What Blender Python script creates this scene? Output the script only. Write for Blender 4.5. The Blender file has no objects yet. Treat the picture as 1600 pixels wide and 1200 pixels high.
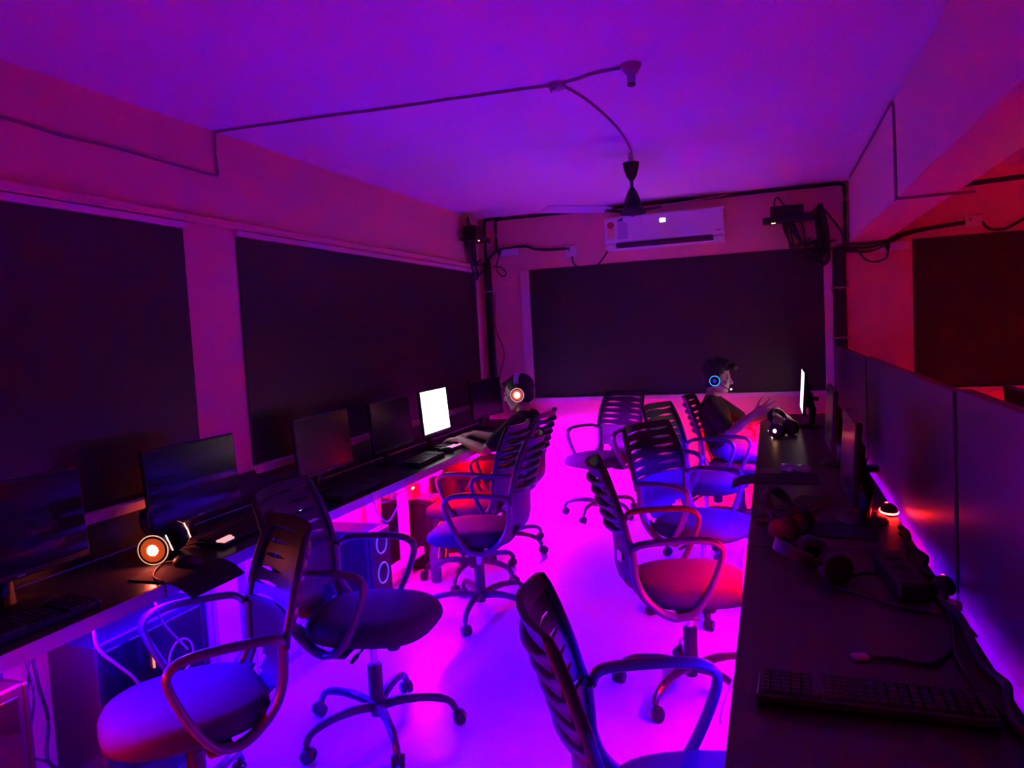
import bpy, math, random
from mathutils import Vector, Matrix, Euler
random.seed(4)
S = bpy.context.scene
COL = S.collection
PI = math.pi

# ---------------------------------------------------------------- camera, world, exposure
cd = bpy.data.cameras.new('camera'); cam = bpy.data.objects.new('camera', cd); COL.objects.link(cam)
cd.sensor_width = 36; cd.lens = 1200.36 / 1600 * 36; cd.clip_start = 0.02
CAM_R, CAM_D, CAM_F = (0.9456, 0.3201, -0.0543), (-0.0300, -0.0806, -0.9963), (-0.3215, 0.9450, -0.0671)
yaw, pitch, roll = -0.328, -0.0672, -0.0543
fw = Vector((math.sin(yaw)*math.cos(pitch), math.cos(yaw)*math.cos(pitch), math.sin(pitch)))
r0 = Vector((math.cos(yaw), -math.sin(yaw), 0)); u0 = r0.cross(fw)
rr = math.cos(roll)*r0 + math.sin(roll)*u0; uu = -math.sin(roll)*r0 + math.cos(roll)*u0
cam.matrix_world = Matrix(((rr.x, uu.x, -fw.x, 0), (rr.y, uu.y, -fw.y, 0), (rr.z, uu.z, -fw.z, 1.5466), (0, 0, 0, 1)))
S.camera = cam
w = bpy.data.worlds.new('night'); S.world = w; w.use_nodes = True
w.node_tree.nodes['Background'].inputs[0].default_value = (0.02, 0.0, 0.03, 1)
w.node_tree.nodes['Background'].inputs[1].default_value = 0.02
S.view_settings.view_transform = 'Standard'; S.view_settings.look = 'None'
S.view_settings.exposure = 0.0; S.view_settings.gamma = 1.0; S.view_settings.use_curve_mapping = False
try:
    S.cycles.use_denoising = True; S.cycles.max_bounces = 10; S.cycles.diffuse_bounces = 6
    S.cycles.sample_clamp_indirect = 0.0; S.cycles.caustics_reflective = False; S.cycles.caustics_refractive = False
except Exception: pass

LED_RED = (1.0, 0.0, 0.012); LED_BLUE = (0.02, 0.0, 1.0); LED_MAG = (0.40, 0.0, 1.0); LED_PINK = (1.0, 0.02, 0.25)
LED_POWER = 490.0; BLUE_GAIN = 2.65
# colours along the under-desk LED strips, by distance into the room
LEFT_STRIP = [(0.1, 1.6, LED_RED, 0.8), (1.6, 3.95, LED_BLUE, 0.65), (3.95, 5.1, LED_RED, 1.0), (5.1, 6.6, LED_MAG, 0.85)]
RIGHT_STRIP = [(0.1, 1.9, LED_BLUE, 0.16), (1.9, 2.7, LED_BLUE, 0.45), (2.7, 3.75, LED_RED, 1.25), (3.75, 5.6, LED_BLUE, 0.65), (5.6, 6.6, LED_RED, 1.8)]
FAR_STRIP = [(0.1, 3.4, LED_RED, 0.36), (3.4, 6.6, LED_RED, 0.36)]

# ---------------------------------------------------------------- materials
MATS = {}
def nodes_of(m):
    m.use_nodes = True; return m.node_tree.nodes, m.node_tree.links
def mat(name, col, rough=0.5, metal=0.0, spec=0.5, var=0.12, scale=12.0, bump=0.0, bscale=80.0, trans=0.0, alpha=1.0):
    if name in MATS: return MATS[name]
    m = bpy.data.materials.new(name); N, L = nodes_of(m); b = N['Principled BSDF']
    tc = N.new('ShaderNodeTexCoord'); nz = N.new('ShaderNodeTexNoise'); nz.inputs['Scale'].default_value = scale; nz.inputs['Detail'].default_value = 4
    L.new(tc.outputs['Object'], nz.inputs['Vector'])
    mx = N.new('ShaderNodeMixRGB'); mx.inputs[1].default_value = (*[c*(1-var) for c in col], 1); mx.inputs[2].default_value = (*[min(1, c*(1+var)) for c in col], 1)
    L.new(nz.outputs['Fac'], mx.inputs[0]); L.new(mx.outputs[0], b.inputs['Base Color'])
    b.inputs['Roughness'].default_value = rough; b.inputs['Metallic'].default_value = metal
    b.inputs['Specular IOR Level'].default_value = spec; b.inputs['Transmission Weight'].default_value = trans; b.inputs['Alpha'].default_value = alpha
    if bump:
        n2 = N.new('ShaderNodeTexNoise'); n2.inputs['Scale'].default_value = bscale; n2.inputs['Detail'].default_value = 6
        L.new(tc.outputs['Object'], n2.inputs['Vector'])
        bp = N.new('ShaderNodeBump'); bp.inputs['Strength'].default_value = bump; bp.inputs['Distance'].default_value = 0.01
        L.new(n2.outputs['Fac'], bp.inputs['Height']); L.new(bp.outputs['Normal'], b.inputs['Normal'])
    MATS[name] = m; return m
def glow(name, col, power):
    if name in MATS: return MATS[name]
    m = bpy.data.materials.new(name); N, L = nodes_of(m); b = N['Principled BSDF']
    b.inputs['Base Color'].default_value = (*[0.3*c for c in col], 1); b.inputs['Roughness'].default_value = 0.4
    b.inputs['Emission Color'].default_value = (*col, 1); b.inputs['Emission Strength'].default_value = power
    MATS[name] = m; return m

M_FLOOR = mat('floor_vinyl', (0.55, 0.58, 0.70), 0.30, var=0.08, scale=2.5, bump=0.03, bscale=14)
M_CEIL = mat('ceiling_paint', (0.80, 0.78, 0.84), 0.8, var=0.03, scale=1.5, bump=0.08, bscale=30)
M_WALL = mat('peach_wall_paint', (0.86, 0.46, 0.36), 0.75, var=0.05, scale=2.0, bump=0.1, bscale=25)
M_BEAM = mat('beam_paint', (0.86, 0.60, 0.50), 0.75, var=0.04, scale=2.0, bump=0.1, bscale=25)
M_TRIM = mat('window_trim_paint', (0.80, 0.55, 0.55), 0.5, var=0.05, scale=4)
M_BOARD = mat('black_window_film', (0.042, 0.036, 0.030), 0.42, var=0.15, scale=3, bump=0.03, bscale=8)
M_PLAST = mat('charcoal_plastic', (0.026, 0.026, 0.028), 0.42, var=0.1, scale=30, bump=0.04, bscale=300)
M_ARM = mat('dark_grey_arm_plastic', (0.075, 0.07, 0.075), 0.35, var=0.08, scale=30, bump=0.03, bscale=300)
M_FAB = mat('seat_fabric', (0.032, 0.032, 0.034), 0.9, var=0.2, scale=60, bump=0.25, bscale=420)
M_STEEL = mat('dark_painted_steel', (0.07, 0.065, 0.07), 0.28, metal=0.5, var=0.08)
M_CHROME = mat('chrome_tube', (0.7, 0.7, 0.72), 0.18, metal=1.0, var=0.05)
M_DESK = mat('black_laminate', (0.05, 0.042, 0.042), 0.32, var=0.15, scale=20, bump=0.02, bscale=120)
M_RDESK = mat('brown_laminate', (0.055, 0.036, 0.034), 0.38, var=0.2, scale=18, bump=0.02, bscale=120)
M_FRAME = mat('light_grey_steel', (0.55, 0.53, 0.55), 0.4, var=0.06, scale=8)
M_PART = mat('partition_laminate', (0.085, 0.062, 0.065), 0.4, var=0.08, scale=3)
M_BLACK = mat('black_plastic', (0.018, 0.018, 0.02), 0.35, var=0.15, scale=30)
M_CABLE = mat('black_cable', (0.02, 0.02, 0.022), 0.5, var=0.1)
M_PCABLE = mat('painted_cable', (0.28, 0.16, 0.20), 0.6, var=0.1)
M_SCREEN = mat('off_screen', (0.012, 0.012, 0.014), 0.22, var=0.1, scale=3, bump=0.0)
M_KEY = mat('keycaps', (0.03, 0.03, 0.033), 0.45, var=0.2)
M_WHITE = mat('white_plastic', (0.75, 0.74, 0.78), 0.35, var=0.03)
M_GREYP = mat('grey_plastic', (0.35, 0.35, 0.36), 0.4, var=0.05)
M_PAD = mat('mouse_pad_cloth', (0.02, 0.02, 0.024), 0.85, var=0.2, scale=60)
M_RUB = mat('black_rubber', (0.03, 0.03, 0.03), 0.7, var=0.1)
M_GLASS = mat('tinted_acrylic', (0.012, 0.012, 0.015), 0.08, var=0.02, alpha=0.6)
M_BOTTLE = mat('clear_bottle_plastic', (0.3, 0.3, 0.32), 0.08, var=0.02, alpha=0.28)
M_COLA = mat('dark_drink', (0.03, 0.015, 0.01), 0.1, var=0.1)
M_SKIN = mat('skin', (0.52, 0.33, 0.26), 0.55, var=0.08, scale=20, bump=0.03, bscale=150)
M_HAIR = mat('black_hair', (0.012, 0.010, 0.010), 0.55, var=0.3, scale=40, bump=0.6, bscale=120)
M_TEE = mat('black_tshirt', (0.018, 0.017, 0.02), 0.9, var=0.2, scale=20, bump=0.15, bscale=60)
M_SHIRT = mat('dark_maroon_tshirt', (0.035, 0.012, 0.014), 0.9, var=0.2, scale=20, bump=0.15, bscale=60)
M_JEANS = mat('blue_denim', (0.10, 0.12, 0.30), 0.9, var=0.25, scale=30, bump=0.2, bscale=200)
M_TROU = mat('black_trousers', (0.03, 0.02, 0.022), 0.9, var=0.2, scale=30, bump=0.15, bscale=80)
M_EYE = mat('eye_white', (0.7, 0.7, 0.7), 0.2, var=0.02)
M_SHOE = mat('dark_shoe_leather', (0.05, 0.045, 0.045), 0.6, var=0.1)

# ---------------------------------------------------------------- mesh builder
class MB:
    def __init__(s): s.v = []; s.f = []
    def add(s, vs, fs):
        o = len(s.v); s.v += [tuple(v) for v in vs]; s.f += [tuple(i+o for i in f) for f in fs]; return s
    def box(s, c, size, rot=None, ch=0.0):
        hx, hy, hz = [d/2 for d in size]; c = Vector(c); R = rot if rot else Matrix.Identity(3)
        if ch <= 0:
            vs = [(x, y, z) for x in (-hx, hx) for y in (-hy, hy) for z in (-hz, hz)]
            fs = [(0,1,3,2), (4,6,7,5), (0,4,5,1), (2,3,7,6), (0,2,6,4), (1,5,7,3)]
        else:
            ch = min(ch, 0.49*min(size)); vs = []; idx = {}
            for sx in (-1, 1):
                for sy in (-1, 1):
                    for sz in (-1, 1):
                        for a in range(3):
                            p = [sx*(hx-ch), sy*(hy-ch), sz*(hz-ch)]; p[a] = (sx*hx, sy*hy, sz*hz)[a]
                            idx[(sx, sy, sz, a)] = len(vs); vs.append(tuple(p))
            fs = []
            for a in range(3):
                b, d = (a+1) % 3, (a+2) % 3
                for sa in (-1, 1):
                    q = []
                    for sb, sd in ((-1,-1), (1,-1), (1,1), (-1,1)):
                        k = [0,0,0]; k[a] = sa; k[b] = sb; k[d] = sd; q.append(idx[(*k, a)])
                    fs.append(tuple(q if sa > 0 else q[::-1]))
                for sb in (-1, 1):
                    for sd in (-1, 1):
                        k0 = [0,0,0]; k1 = [0,0,0]; k0[a] = -1; k1[a] = 1
                        for k in (k0, k1): k[b] = sb; k[d] = sd
                        q = [idx[(*k0, b)], idx[(*k1, b)], idx[(*k1, d)], idx[(*k0, d)]]
                        fs.append(tuple(q if sb*sd < 0 else q[::-1]))
            for sx in (-1, 1):
                for sy in (-1, 1):
                    for sz in (-1, 1):
                        q = [idx[(sx, sy, sz, a)] for a in range(3)]
                        fs.append(tuple(q if sx*sy*sz > 0 else q[::-1]))
        return s.add([c + R @ Vector(v) for v in vs], fs)
    def rings(s, rings, cap=True, closed=False):
        n = len(rings[0]); o = len(s.v); m = len(rings)
        for r in rings: s.v += [tuple(p) for p in r]
        for i in range(m if closed else m-1):
            a, b = o+i*n, o+((i+1) % m)*n
            for j in range(n):
                k = (j+1) % n; s.f.append((a+j, a+k, b+k, b+j))
        if cap and not closed:
            s.f.append(tuple(o+j for j in range(n))[::-1]); s.f.append(tuple(o+(m-1)*n+j for j in range(n)))
        return s
    def tube(s, pts, r, n=8, flat=1.0, up=(0, 0, 1), closed=False):
        # swept tube; r radius or list; flat scales the width along the binormal
        P = [Vector(p) for p in pts]; m = len(P); rs = r if isinstance(r, (list, tuple)) else [r]*m; out = []
        upv = Vector(up)
        for i in range(m):
            a = P[(i-1) % m] if (closed or i > 0) else P[i]; b = P[(i+1) % m] if (closed or i < m-1) else P[i]
            t = (b-a).normalized(); bn = t.cross(upv)
            if bn.length < 1e-3: bn = t.cross(Vector((0.3, 1, 0.1)))
            bn.normalize(); nn = bn.cross(t)
            out.append([P[i] + bn*(math.cos(2*PI*k/n)*rs[i]*flat) + nn*(math.sin(2*PI*k/n)*rs[i]) for k in range(n)])
        return s.rings(out, closed=closed)
    def cyl(s, p0, p1, r0, r1=None, n=16):
        p0, p1 = Vector(p0), Vector(p1); r1 = r0 if r1 is None else r1; t = (p1-p0).normalized()
        a = t.orthogonal().normalized(); b = t.cross(a)
        return s.rings([[p + a*(math.cos(2*PI*k/n)*r) + b*(math.sin(2*PI*k/n)*r) for k in range(n)] for p, r in ((p0, r0), (p1, r1))])
    def lathe(s, prof, c=(0, 0, 0), n=20, R=None):
        c = Vector(c); R = R if R else Matrix.Identity(3)
        return s.rings([[c + R @ Vector((math.cos(2*PI*k/n)*r, math.sin(2*PI*k/n)*r, z)) for k in range(n)] for r, z in prof])
    def ell(s, c, rad, R=None, n=12, m=8):
        c = Vector(c); R = R if R else Matrix.Identity(3); rs = []
        for i in range(1, m):
            th = PI*i/m
            rs.append([c + R @ Vector((rad[0]*math.sin(th)*math.cos(2*PI*k/n), rad[1]*math.sin(th)*math.sin(2*PI*k/n), -rad[2]*math.cos(th))) for k in range(n)])
        return s.rings(rs)
    def cap(s, p0, p1, r0, r1, n=12):
        p0, p1 = Vector(p0), Vector(p1); d = p1-p0; t = d.normalized() if d.length > 1e-6 else Vector((0, 0, 1)); a = t.orthogonal().normalized(); b = t.cross(a); rs = []
        for th in (-75, -45, -15): rs.append((p0 + t*(r0*math.sin(math.radians(th))), r0*math.cos(math.radians(th))))
        for th in (15, 45, 75): rs.append((p1 + t*(r1*math.sin(math.radians(th))), r1*math.cos(math.radians(th))))
        return s.rings([[p + a*(math.cos(2*PI*k/n)*r) + b*(math.sin(2*PI*k/n)*r) for k in range(n)] for p, r in rs])
    def mesh(s, name, m, smooth=True, angle=35):
        me = bpy.data.meshes.new(name); me.from_pydata(s.v, [], s.f); me.update()
        if smooth:
            for p in me.polygons: p.use_smooth = True
            try: me.set_sharp_from_angle(angle=math.radians(angle))
            except Exception: pass
        me.materials.append(m); return me

def obj(name, mb, m, parent=None, loc=None, rot=None, smooth=True, angle=35):
    o = bpy.data.objects.new(name, mb.mesh(name, m, smooth, angle) if isinstance(mb, MB) else mb); COL.objects.link(o)
    if parent is not None: o.parent = parent
    if loc is not None: o.location = loc
    if rot is not None: o.rotation_euler = rot
    return o
def tag(o, label=None, cat=None, group=None, kind=None):
    if label: o['label'] = label
    if cat: o['category'] = cat
    if group: o['group'] = group
    if kind: o['kind'] = kind
    return o
def thing(name, loc, rz=0.0, label=None, cat=None, group=None, rot=None):
    o = bpy.data.objects.new(name, None); COL.objects.link(o); o.empty_display_size = 0.05
    o.location = loc; o.rotation_euler = rot if rot else (0, 0, rz)
    return tag(o, label, cat, group)
def dup(root, loc, rz, label=None, group=None, rot=None):
    r = root.copy(); COL.objects.link(r); r.location = loc; r.rotation_euler = rot if rot else (0, 0, rz)
    if label: r['label'] = label
    if group: r['group'] = group
    for ch in root.children:
        c = ch.copy(); COL.objects.link(c); c.parent = r
        for g in ch.children:
            d = g.copy(); COL.objects.link(d); d.parent = c
    return r
def struct(name, mb, m, parent=None, **k):
    o = obj(name, mb, m, parent, **k)
    if parent is None: o['kind'] = 'structure'
    return o
def smooth_path(pts, k=6, closed=False):
    P = [Vector(p) for p in pts]; n = len(P); out = []
    for i in range(n if closed else n-1):
        if closed: a, b, c, d = P[(i-1) % n], P[i], P[(i+1) % n], P[(i+2) % n]
        else: a, b, c, d = P[max(i-1, 0)], P[i], P[i+1], P[min(i+2, n-1)]
        for j in range(k):
            t = j/k
            out.append(0.5*((2*b) + (c-a)*t + (2*a-5*b+4*c-d)*t*t + (3*b-a-3*c+d)*t**3))
    if not closed: out.append(P[-1])
    return out
def rotz(a): return Matrix.Rotation(a, 3, 'Z')
def rotx(a): return Matrix.Rotation(a, 3, 'X')
def roty(a): return Matrix.Rotation(a, 3, 'Y')

# ---------------------------------------------------------------- room shell
XL, YB, H, XR, YF = -2.54, 6.73, 2.60, 3.4, -1.6
struct('floor', MB().box(((XL+XR)/2, (YB+YF)/2, -0.05), (XR-XL+0.4, YB-YF+0.4, 0.1)), M_FLOOR, smooth=False)
struct('ceiling', MB().box(((XL+XR)/2, (YB+YF)/2, H+0.05), (XR-XL+0.4, YB-YF+0.4, 0.1)), M_CEIL, smooth=False)
wl = struct('wall_left', MB().box((XL-0.1, (YB+YF)/2, H/2), (0.2, YB-YF, H)), M_WALL, smooth=False)
wb = struct('wall_back', MB().box(((XL+XR)/2, YB+0.1, H/2), (XR-XL+0.4, 0.2, H)), M_WALL, smooth=False)
struct('wall_right', MB().box((XR+0.1, (YB+YF)/2, H/2), (0.2, YB-YF, H)), M_WALL, smooth=False)
struct('wall_front', MB().box(((XL+XR)/2, YF-0.1, H/2), (XR-XL+0.4, 0.2, H)), M_WALL, smooth=False)
struct('ceiling_beam', MB().box((0.745, (YB+YF)/2, (2.109+H)/2), (0.27, YB-YF-0.002, H-2.109-0.002), ch=0.006), M_BEAM, smooth=False)
struct('baseboard_back', MB().box((-0.9, YB-0.007, 0.05), (3.2, 0.012, 0.10), ch=0.003), mat('skirting_tile', (0.6, 0.5, 0.52), 0.3, var=0.05), smooth=False)
ZT, ZB = 2.10, 0.938
def window_board(name, axis, a0, a1, frame_l=0.03, frame_r=0.03, frame_t=0.03):
    # boarded window: dark film panel set in a slim painted surround
    mb = MB(); fr = MB()
    def put(b, lo, hi, z0, z1, d0, d1, ch=0.003):
        if axis == 'x': b.box((XL+(d0+d1)/2, (lo+hi)/2, (z0+z1)/2), (d1-d0, hi-lo, z1-z0), ch=ch)
        else: b.box(((lo+hi)/2, YB-(d0+d1)/2, (z0+z1)/2), (hi-lo, d1-d0, z1-z0), ch=ch)
    put(mb, a0, a1, ZB, ZT, 0.001, 0.010)
    o = struct(name, mb, M_BOARD, smooth=False)
    if frame_t: b = MB(); put(b, a0-frame_l, a1+frame_r, ZT, ZT+frame_t, 0.001, 0.028); obj('window_frame', b, M_TRIM, o, smooth=False)
    b = MB(); put(b, a0-frame_l, a1+frame_r, ZB-0.04, ZB, 0.001, 0.05); obj('window_sill', b, M_TRIM, o, smooth=False)
    for lo, hi in ((a0-frame_l, a0), (a1, a1+frame_r)):
        if hi-lo > 0.012: b = MB(); put(b, lo, hi, ZB, ZT, 0.001, 0.022); obj('window_frame', b, M_TRIM, o, smooth=False)
    return o
window_board('window_1', 'x', -0.4, 2.895, 0.01, 0.01)
window_board('window_2', 'x', 3.265, 6.56, 0.01, 0.03)
window_board('window_3', 'y', -2.067, 0.413, 0.085, 0.065, 0.0)
window_board('window_4', 'y', 1.06, 2.9, 0.01, 0.01, 0.0)
# lintel step along the top of the left windows
struct('trim_1', MB().box((XL+0.02, 3.1, ZT+0.052), (0.036, 7.0, 0.036), ch=0.008), M_WALL, smooth=False)

# ---------------------------------------------------------------- desks with LED strips
def strip_parts(parent, segs, y0, y1, x, z):
    for k, (a, b, col, pw) in enumerate(segs):
        lo, hi = max(a, y0), min(b, y1)
        if hi-lo < 0.05: continue
        nm = 'led_%s_%d' % ('_'.join('%d' % (c*100) for c in col), int(pw*100))
        o = obj('led_strip', MB().box((x, (lo+hi)/2, z), (0.014, hi-lo-0.004, 0.008)), glow(nm, col, LED_POWER*pw*(BLUE_GAIN if col[2] > 0.9 else 1.0)), parent, smooth=False)
def desk(name, xf, xb, y0, y1, side, segs, label, top_mat, gap=0.0, sx=0.03):
    # xf front edge, xb back edge (towards the wall), side = +1 when the front faces +X
    t = thing(name, (0, 0, 0), 0, label, 'desk', 'runs of narrow computer desks')
    lo, hi = min(xf, xb), max(xf, xb)
    obj('desk_top', MB().box(((lo+hi)/2, (y0+y1)/2, 0.7375), (hi-lo, y1-y0-0.003, 0.025), ch=0.003), top_mat, t, smooth=False)
    obj('front_rail', MB().box((xf-side*0.016, (y0+y1)/2, 0.7125), (0.03, y1-y0-0.003, 0.0245), ch=0.002), M_FRAME, t, smooth=False)
    obj('edge_band', MB().box((xf+side*0.0015, (y0+y1)/2, 0.726), (0.003, y1-y0-0.003, 0.046)), M_FRAME, t, smooth=False)
    xl = xf-side*0.24
    for yy in (y0+0.018, y1-0.018):
        for xx in (xl, xb+side*0.05):
            obj('leg', MB().box((xx, yy, 0.3625), (0.05, 0.03, 0.725), ch=0.003), M_FRAME, t, smooth=False)
        obj('cross_rail', MB().box(((xl+xb+side*0.05)/2, yy, 0.68), (abs(xl-xb-side*0.05)-0.05, 0.028, 0.04), ch=0.003), M_FRAME, t, smooth=False)
    obj('floor_rail', MB().box((xl, (y0+y1)/2, 0.135), (0.03, y1-y0-0.068, 0.05), ch=0.003), M_FRAME, t, smooth=False)
    if side > 0 and xb < -2: obj('back_panel', MB().box((XL+0.014, (y0+y1)/2, 0.832), (0.022, y1-y0-0.003, 0.166), ch=0.002), top_mat, t, smooth=False)
    strip_parts(t, segs, y0, y1, xf-side*sx, 0.697)
    return t
YS = [-0.28, 1.25, 2.78, 4.31, 5.84, 6.69]
wl_words = ['nearest the camera', 'under the near dark monitors', 'in the middle of the left wall', 'under the lit white monitor', 'in the far left corner']
for i in range(5):
    desk('computer_desk', -2.0, XL+0.026, YS[i], YS[i+1], 1, LEFT_STRIP, 'black topped grey steel desk along the left wall, ' + wl_words[i], M_DESK)
XP = 0.48
RS = [-0.28, 1.25, 2.78, 4.31, 5.84, 6.69]
wr_words = ['beside the camera', 'holding the near long keyboard', 'holding the red lit mouse', 'holding the overhanging black pad', 'before the seated person at the right']
for i in range(5):
    desk('computer_desk', -0.10, XP-0.035, RS[i], RS[i+1], -1, RIGHT_STRIP, 'dark brown desk along the partition, ' + wr_words[i], M_RDESK, sx=0.035)
for i in range(5):
    if i == 0: continue
    desk('computer_desk', 1.12, XP+0.09, RS[i], RS[i+1], 1, FAR_STRIP, 'desk behind the partition, ' + ['', 'closest to the camera', 'second from the camera', 'third from the camera', 'farthest from the camera'][i], M_RDESK)

# ---------------------------------------------------------------- partition
pt = thing('desk_partition', (XP+0.02, 0, 0), 0, 'dark low partition screen of tall panels behind the right desks', 'partition')
JY = [0.29, 2.43, 4.57, 6.68]
for i in range(3):
    zt = 1.325-0.012*i
    obj('panel', MB().box((0, (JY[i]+JY[i+1])/2, zt/2), (0.036, JY[i+1]-JY[i]-0.05, zt-0.004), ch=0.003), M_PART, pt, smooth=False)
for i in range(3):
    zt = 1.325-0.012*i
    obj('post', MB().box((0.004, JY[i]+0.005, zt/2), (0.03, 0.042, zt), ch=0.003), M_BLACK, pt, smooth=False)

# ---------------------------------------------------------------- task chairs
def back_x(z):   # backrest profile
    pts = [(0.44, -0.175), (0.52, -0.225), (0.60, -0.240), (0.70, -0.252), (0.80, -0.278), (0.90, -0.312), (1.0, -0.352)]
    for (z0, x0), (z1, x1) in zip(pts, pts[1:]):
        if z <= z1: return x0+(x1-x0)*(z-z0)/(z1-z0)
    return pts[-1][1]
def back_w(z): return 0.215 + 0.02*math.sin(max(0, min(1, (z-0.5)/0.48))*PI) - 0.012*max(0, (z-0.85)/0.13)
def make_chair():
    t = thing('task_chair', (0, 0, 0), 0)
    for k in range(5):
        a = 2*PI*k/5+0.3; c, s = math.cos(a), math.sin(a); P = lambda r, z: (r*c, r*s, z)
        lg = obj('base_leg', MB().tube(smooth_path([P(0.02, 0.105), P(0.11, 0.122), P(0.215, 0.118), P(0.282, 0.098), P(0.307, 0.062)], 4), [0.019]*6+[0.0165]*5+[0.014]*6, n=10), M_STEEL, t)
        b = MB(); rt = rotz(a+0.7*k)
        for sd in (-1, 1):
            b.cyl(Vector(P(0.31, 0.0275))+rt @ Vector((0.012, sd*0.007, 0)), Vector(P(0.31, 0.0275))+rt @ Vector((0.012, sd*0.024, 0)), 0.027, 0.024, n=18)
        b.ell(Vector(P(0.31, 0.038))+rt @ Vector((0.010, 0, 0)), (0.027, 0.016, 0.024), rt, n=12, m=6)
        b.cyl(P(0.307, 0.03), P(0.307, 0.075), 0.007, n=8)
        obj('caster', b, M_BLACK, lg)
    b = MB().lathe([(0.0, 0.065), (0.024, 0.067), (0.028, 0.085), (0.036, 0.09), (0.036, 0.13), (0.029, 0.135), (0.029, 0.27), (0.026, 0.275), (0.0, 0.275)])
    col = obj('lift_column', b, M_PLAST, t)
    obj('gas_piston', MB().cyl((0, 0, 0.27), (0, 0, 0.405), 0.0145, n=16), M_CHROME, col)
    b = MB().box((0, 0, 0.412), (0.24, 0.16, 0.026), ch=0.006).box((0.0, 0, 0.40), (0.10, 0.09, 0.04), ch=0.008)
    mech = obj('tilt_mechanism', b, M_BLACK, t)
    obj('tension_knob', MB().lathe([(0, 0.335), (0.024, 0.337), (0.030, 0.35), (0.028, 0.395), (0, 0.397)], (0.085, 0, 0), n=16), M_PLAST, mech)
    obj('height_lever', MB().tube([(0.03, -0.05, 0.405), (0.03, -0.20, 0.400), (0.03, -0.215, 0.398), (0.03, -0.26, 0.395)], [0.005, 0.005, 0.009, 0.008], n=8), M_BLACK, mech)
    # seat cushion
    def outline(sc, z, drop):
        out = []
        for k in range(32):
            a = 2*PI*k/32; c, s = math.cos(a), math.sin(a)
            e = 0.62; x = math.copysign(abs(c)**e, c); y = math.copysign(abs(s)**e, s)
            px = 0.02+0.245*sc*x; py = 0.245*sc*y*(1-0.07*max(0, x)-0.05*max(0, -x))
            out.append((px, py, z - drop*max(0, (px-0.06)/0.2)**2))
        return out
    b = MB().rings([outline(0.80, 0.425, 0.0), outline(0.94, 0.430, 0.0), outline(1.0, 0.452, 0.012), outline(1.0, 0.475, 0.022), outline(0.965, 0.495, 0.026), outline(0.86, 0.505, 0.022), outline(0.55, 0.506, 0.012), outline(0.2, 0.503, 0.0)])
    seat = obj('seat', b, M_FAB, t, angle=60)
    obj('seat_pan', MB().rings([outline(0.72, 0.416, 0), outline(0.80, 0.418, 0), outline(0.82, 0.430, 0)]), M_BLACK, seat)
    # arm loops
    for sd in (-1, 1):
        y = sd*0.262
        loop = [(-0.236, sd*0.225, 0.685), (-0.20, y, 0.708), (-0.08, y, 0.717), (0.035, y, 0.714), (0.088, y, 0.690), (0.092, y, 0.640), (0.04, y, 0.515), (-0.02, y*0.97, 0.430), (-0.085, y*0.9, 0.404)]
        obj('armrest', MB().tube(smooth_path(loop, 5), 0.024, n=10, flat=0.55, up=(0, 1, 0)).box((-0.04, sd*0.20, 0.404), (0.08, 0.10, 0.014), ch=0.004), M_ARM, t, angle=60)
        low = [(-0.085, y*0.9, 0.404), (-0.14, y*0.87, 0.425), (-0.205, sd*0.222, 0.485), (-0.236, sd*0.218, 0.56), (-0.240, sd*0.219, 0.63), (-0.244, sd*0.222, 0.69)]
        obj('back_support', MB().tube(smooth_path(low, 5), [0.024]*26, n=10, flat=0.66, up=(0, 1, 0)), M_ARM, t, angle=60)
    # backrest rails
    for sd in (-1, 1):
        pts = [(back_x(z), sd*back_w(z), z) for z in [0.66+0.027*k for k in range(13)]]
        obj('back_rail', MB().tube(pts, [0.016]*12+[0.012], n=8, flat=0.9, up=(0, 1, 0)), M_PLAST, t, angle=60)
    # slats: bulging ribs, tall in the middle, slimmer towards the sides so that small slots stay open
    pitch = 0.0475; zs = [0.735+pitch*k for k in range(5)]
    ys = [-1, -0.88, -0.74, -0.56, -0.38, -0.2, 0, 0.2, 0.38, 0.56, 0.74, 0.88, 1]
    hh = [0.50, 0.49, 0.36, 0.33, 0.42, 0.50, 0.50]; hh = hh + hh[-2::-1]
    for i, z in enumerate(zs):
        w_ = back_w(z); rings = []
        for q, h in zip(ys, hh):
            bow = -0.050*(1-q*q)-0.004; hz = h*pitch; x0 = back_x(z)+bow; rg = 0.012+0.012*(1-q*q)
            tl = back_x(z+hz)-back_x(z)
            rings.append([(x0+0.004-tl, q*w_, z-hz), (x0+0.004+tl, q*w_, z+hz), (x0-0.004+tl, q*w_, z+hz*0.96), (x0-rg+0.4*tl, q*w_, z+0.45*hz), (x0-rg-0.004, q*w_, z-0.1*hz), (x0-0.006-tl, q*w_, z-hz*0.95)])
        obj('slat', MB().rings(rings), M_PLAST, t, angle=50)
    def plate(z0, z1, th, name, m, k=5, bow=0.050):
        rings = []
        for j in range(11):
            q = -1+0.2*j; front = []; back = []
            for i in range(k):
                z = z0+(z1-z0)*i/(k-1); x = back_x(z)-bow*(1-q*q)
                front.append((x+th/2, q*back_w(z), z)); back.append((x-th/2, q*back_w(z), z))
            rings.append(front+back[::-1])
        return obj(name, MB().rings(rings), m, t, angle=50)
    plate(0.955, 0.992, 0.018, 'top_rail', M_PLAST, 3)
    # solid lower shell that wraps under the seat, with slots cut into its sides
    prof = smooth_path([(-0.085, 0.115, 0.402), (-0.16, 0.155, 0.425), (-0.218, 0.195, 0.485), (-0.243, 0.212, 0.56), (-0.245, 0.215, 0.63), (-0.252, 0.217, 0.712)], 4)
    nq = 16; nz = len(prof)-1; keep = {}
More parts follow.
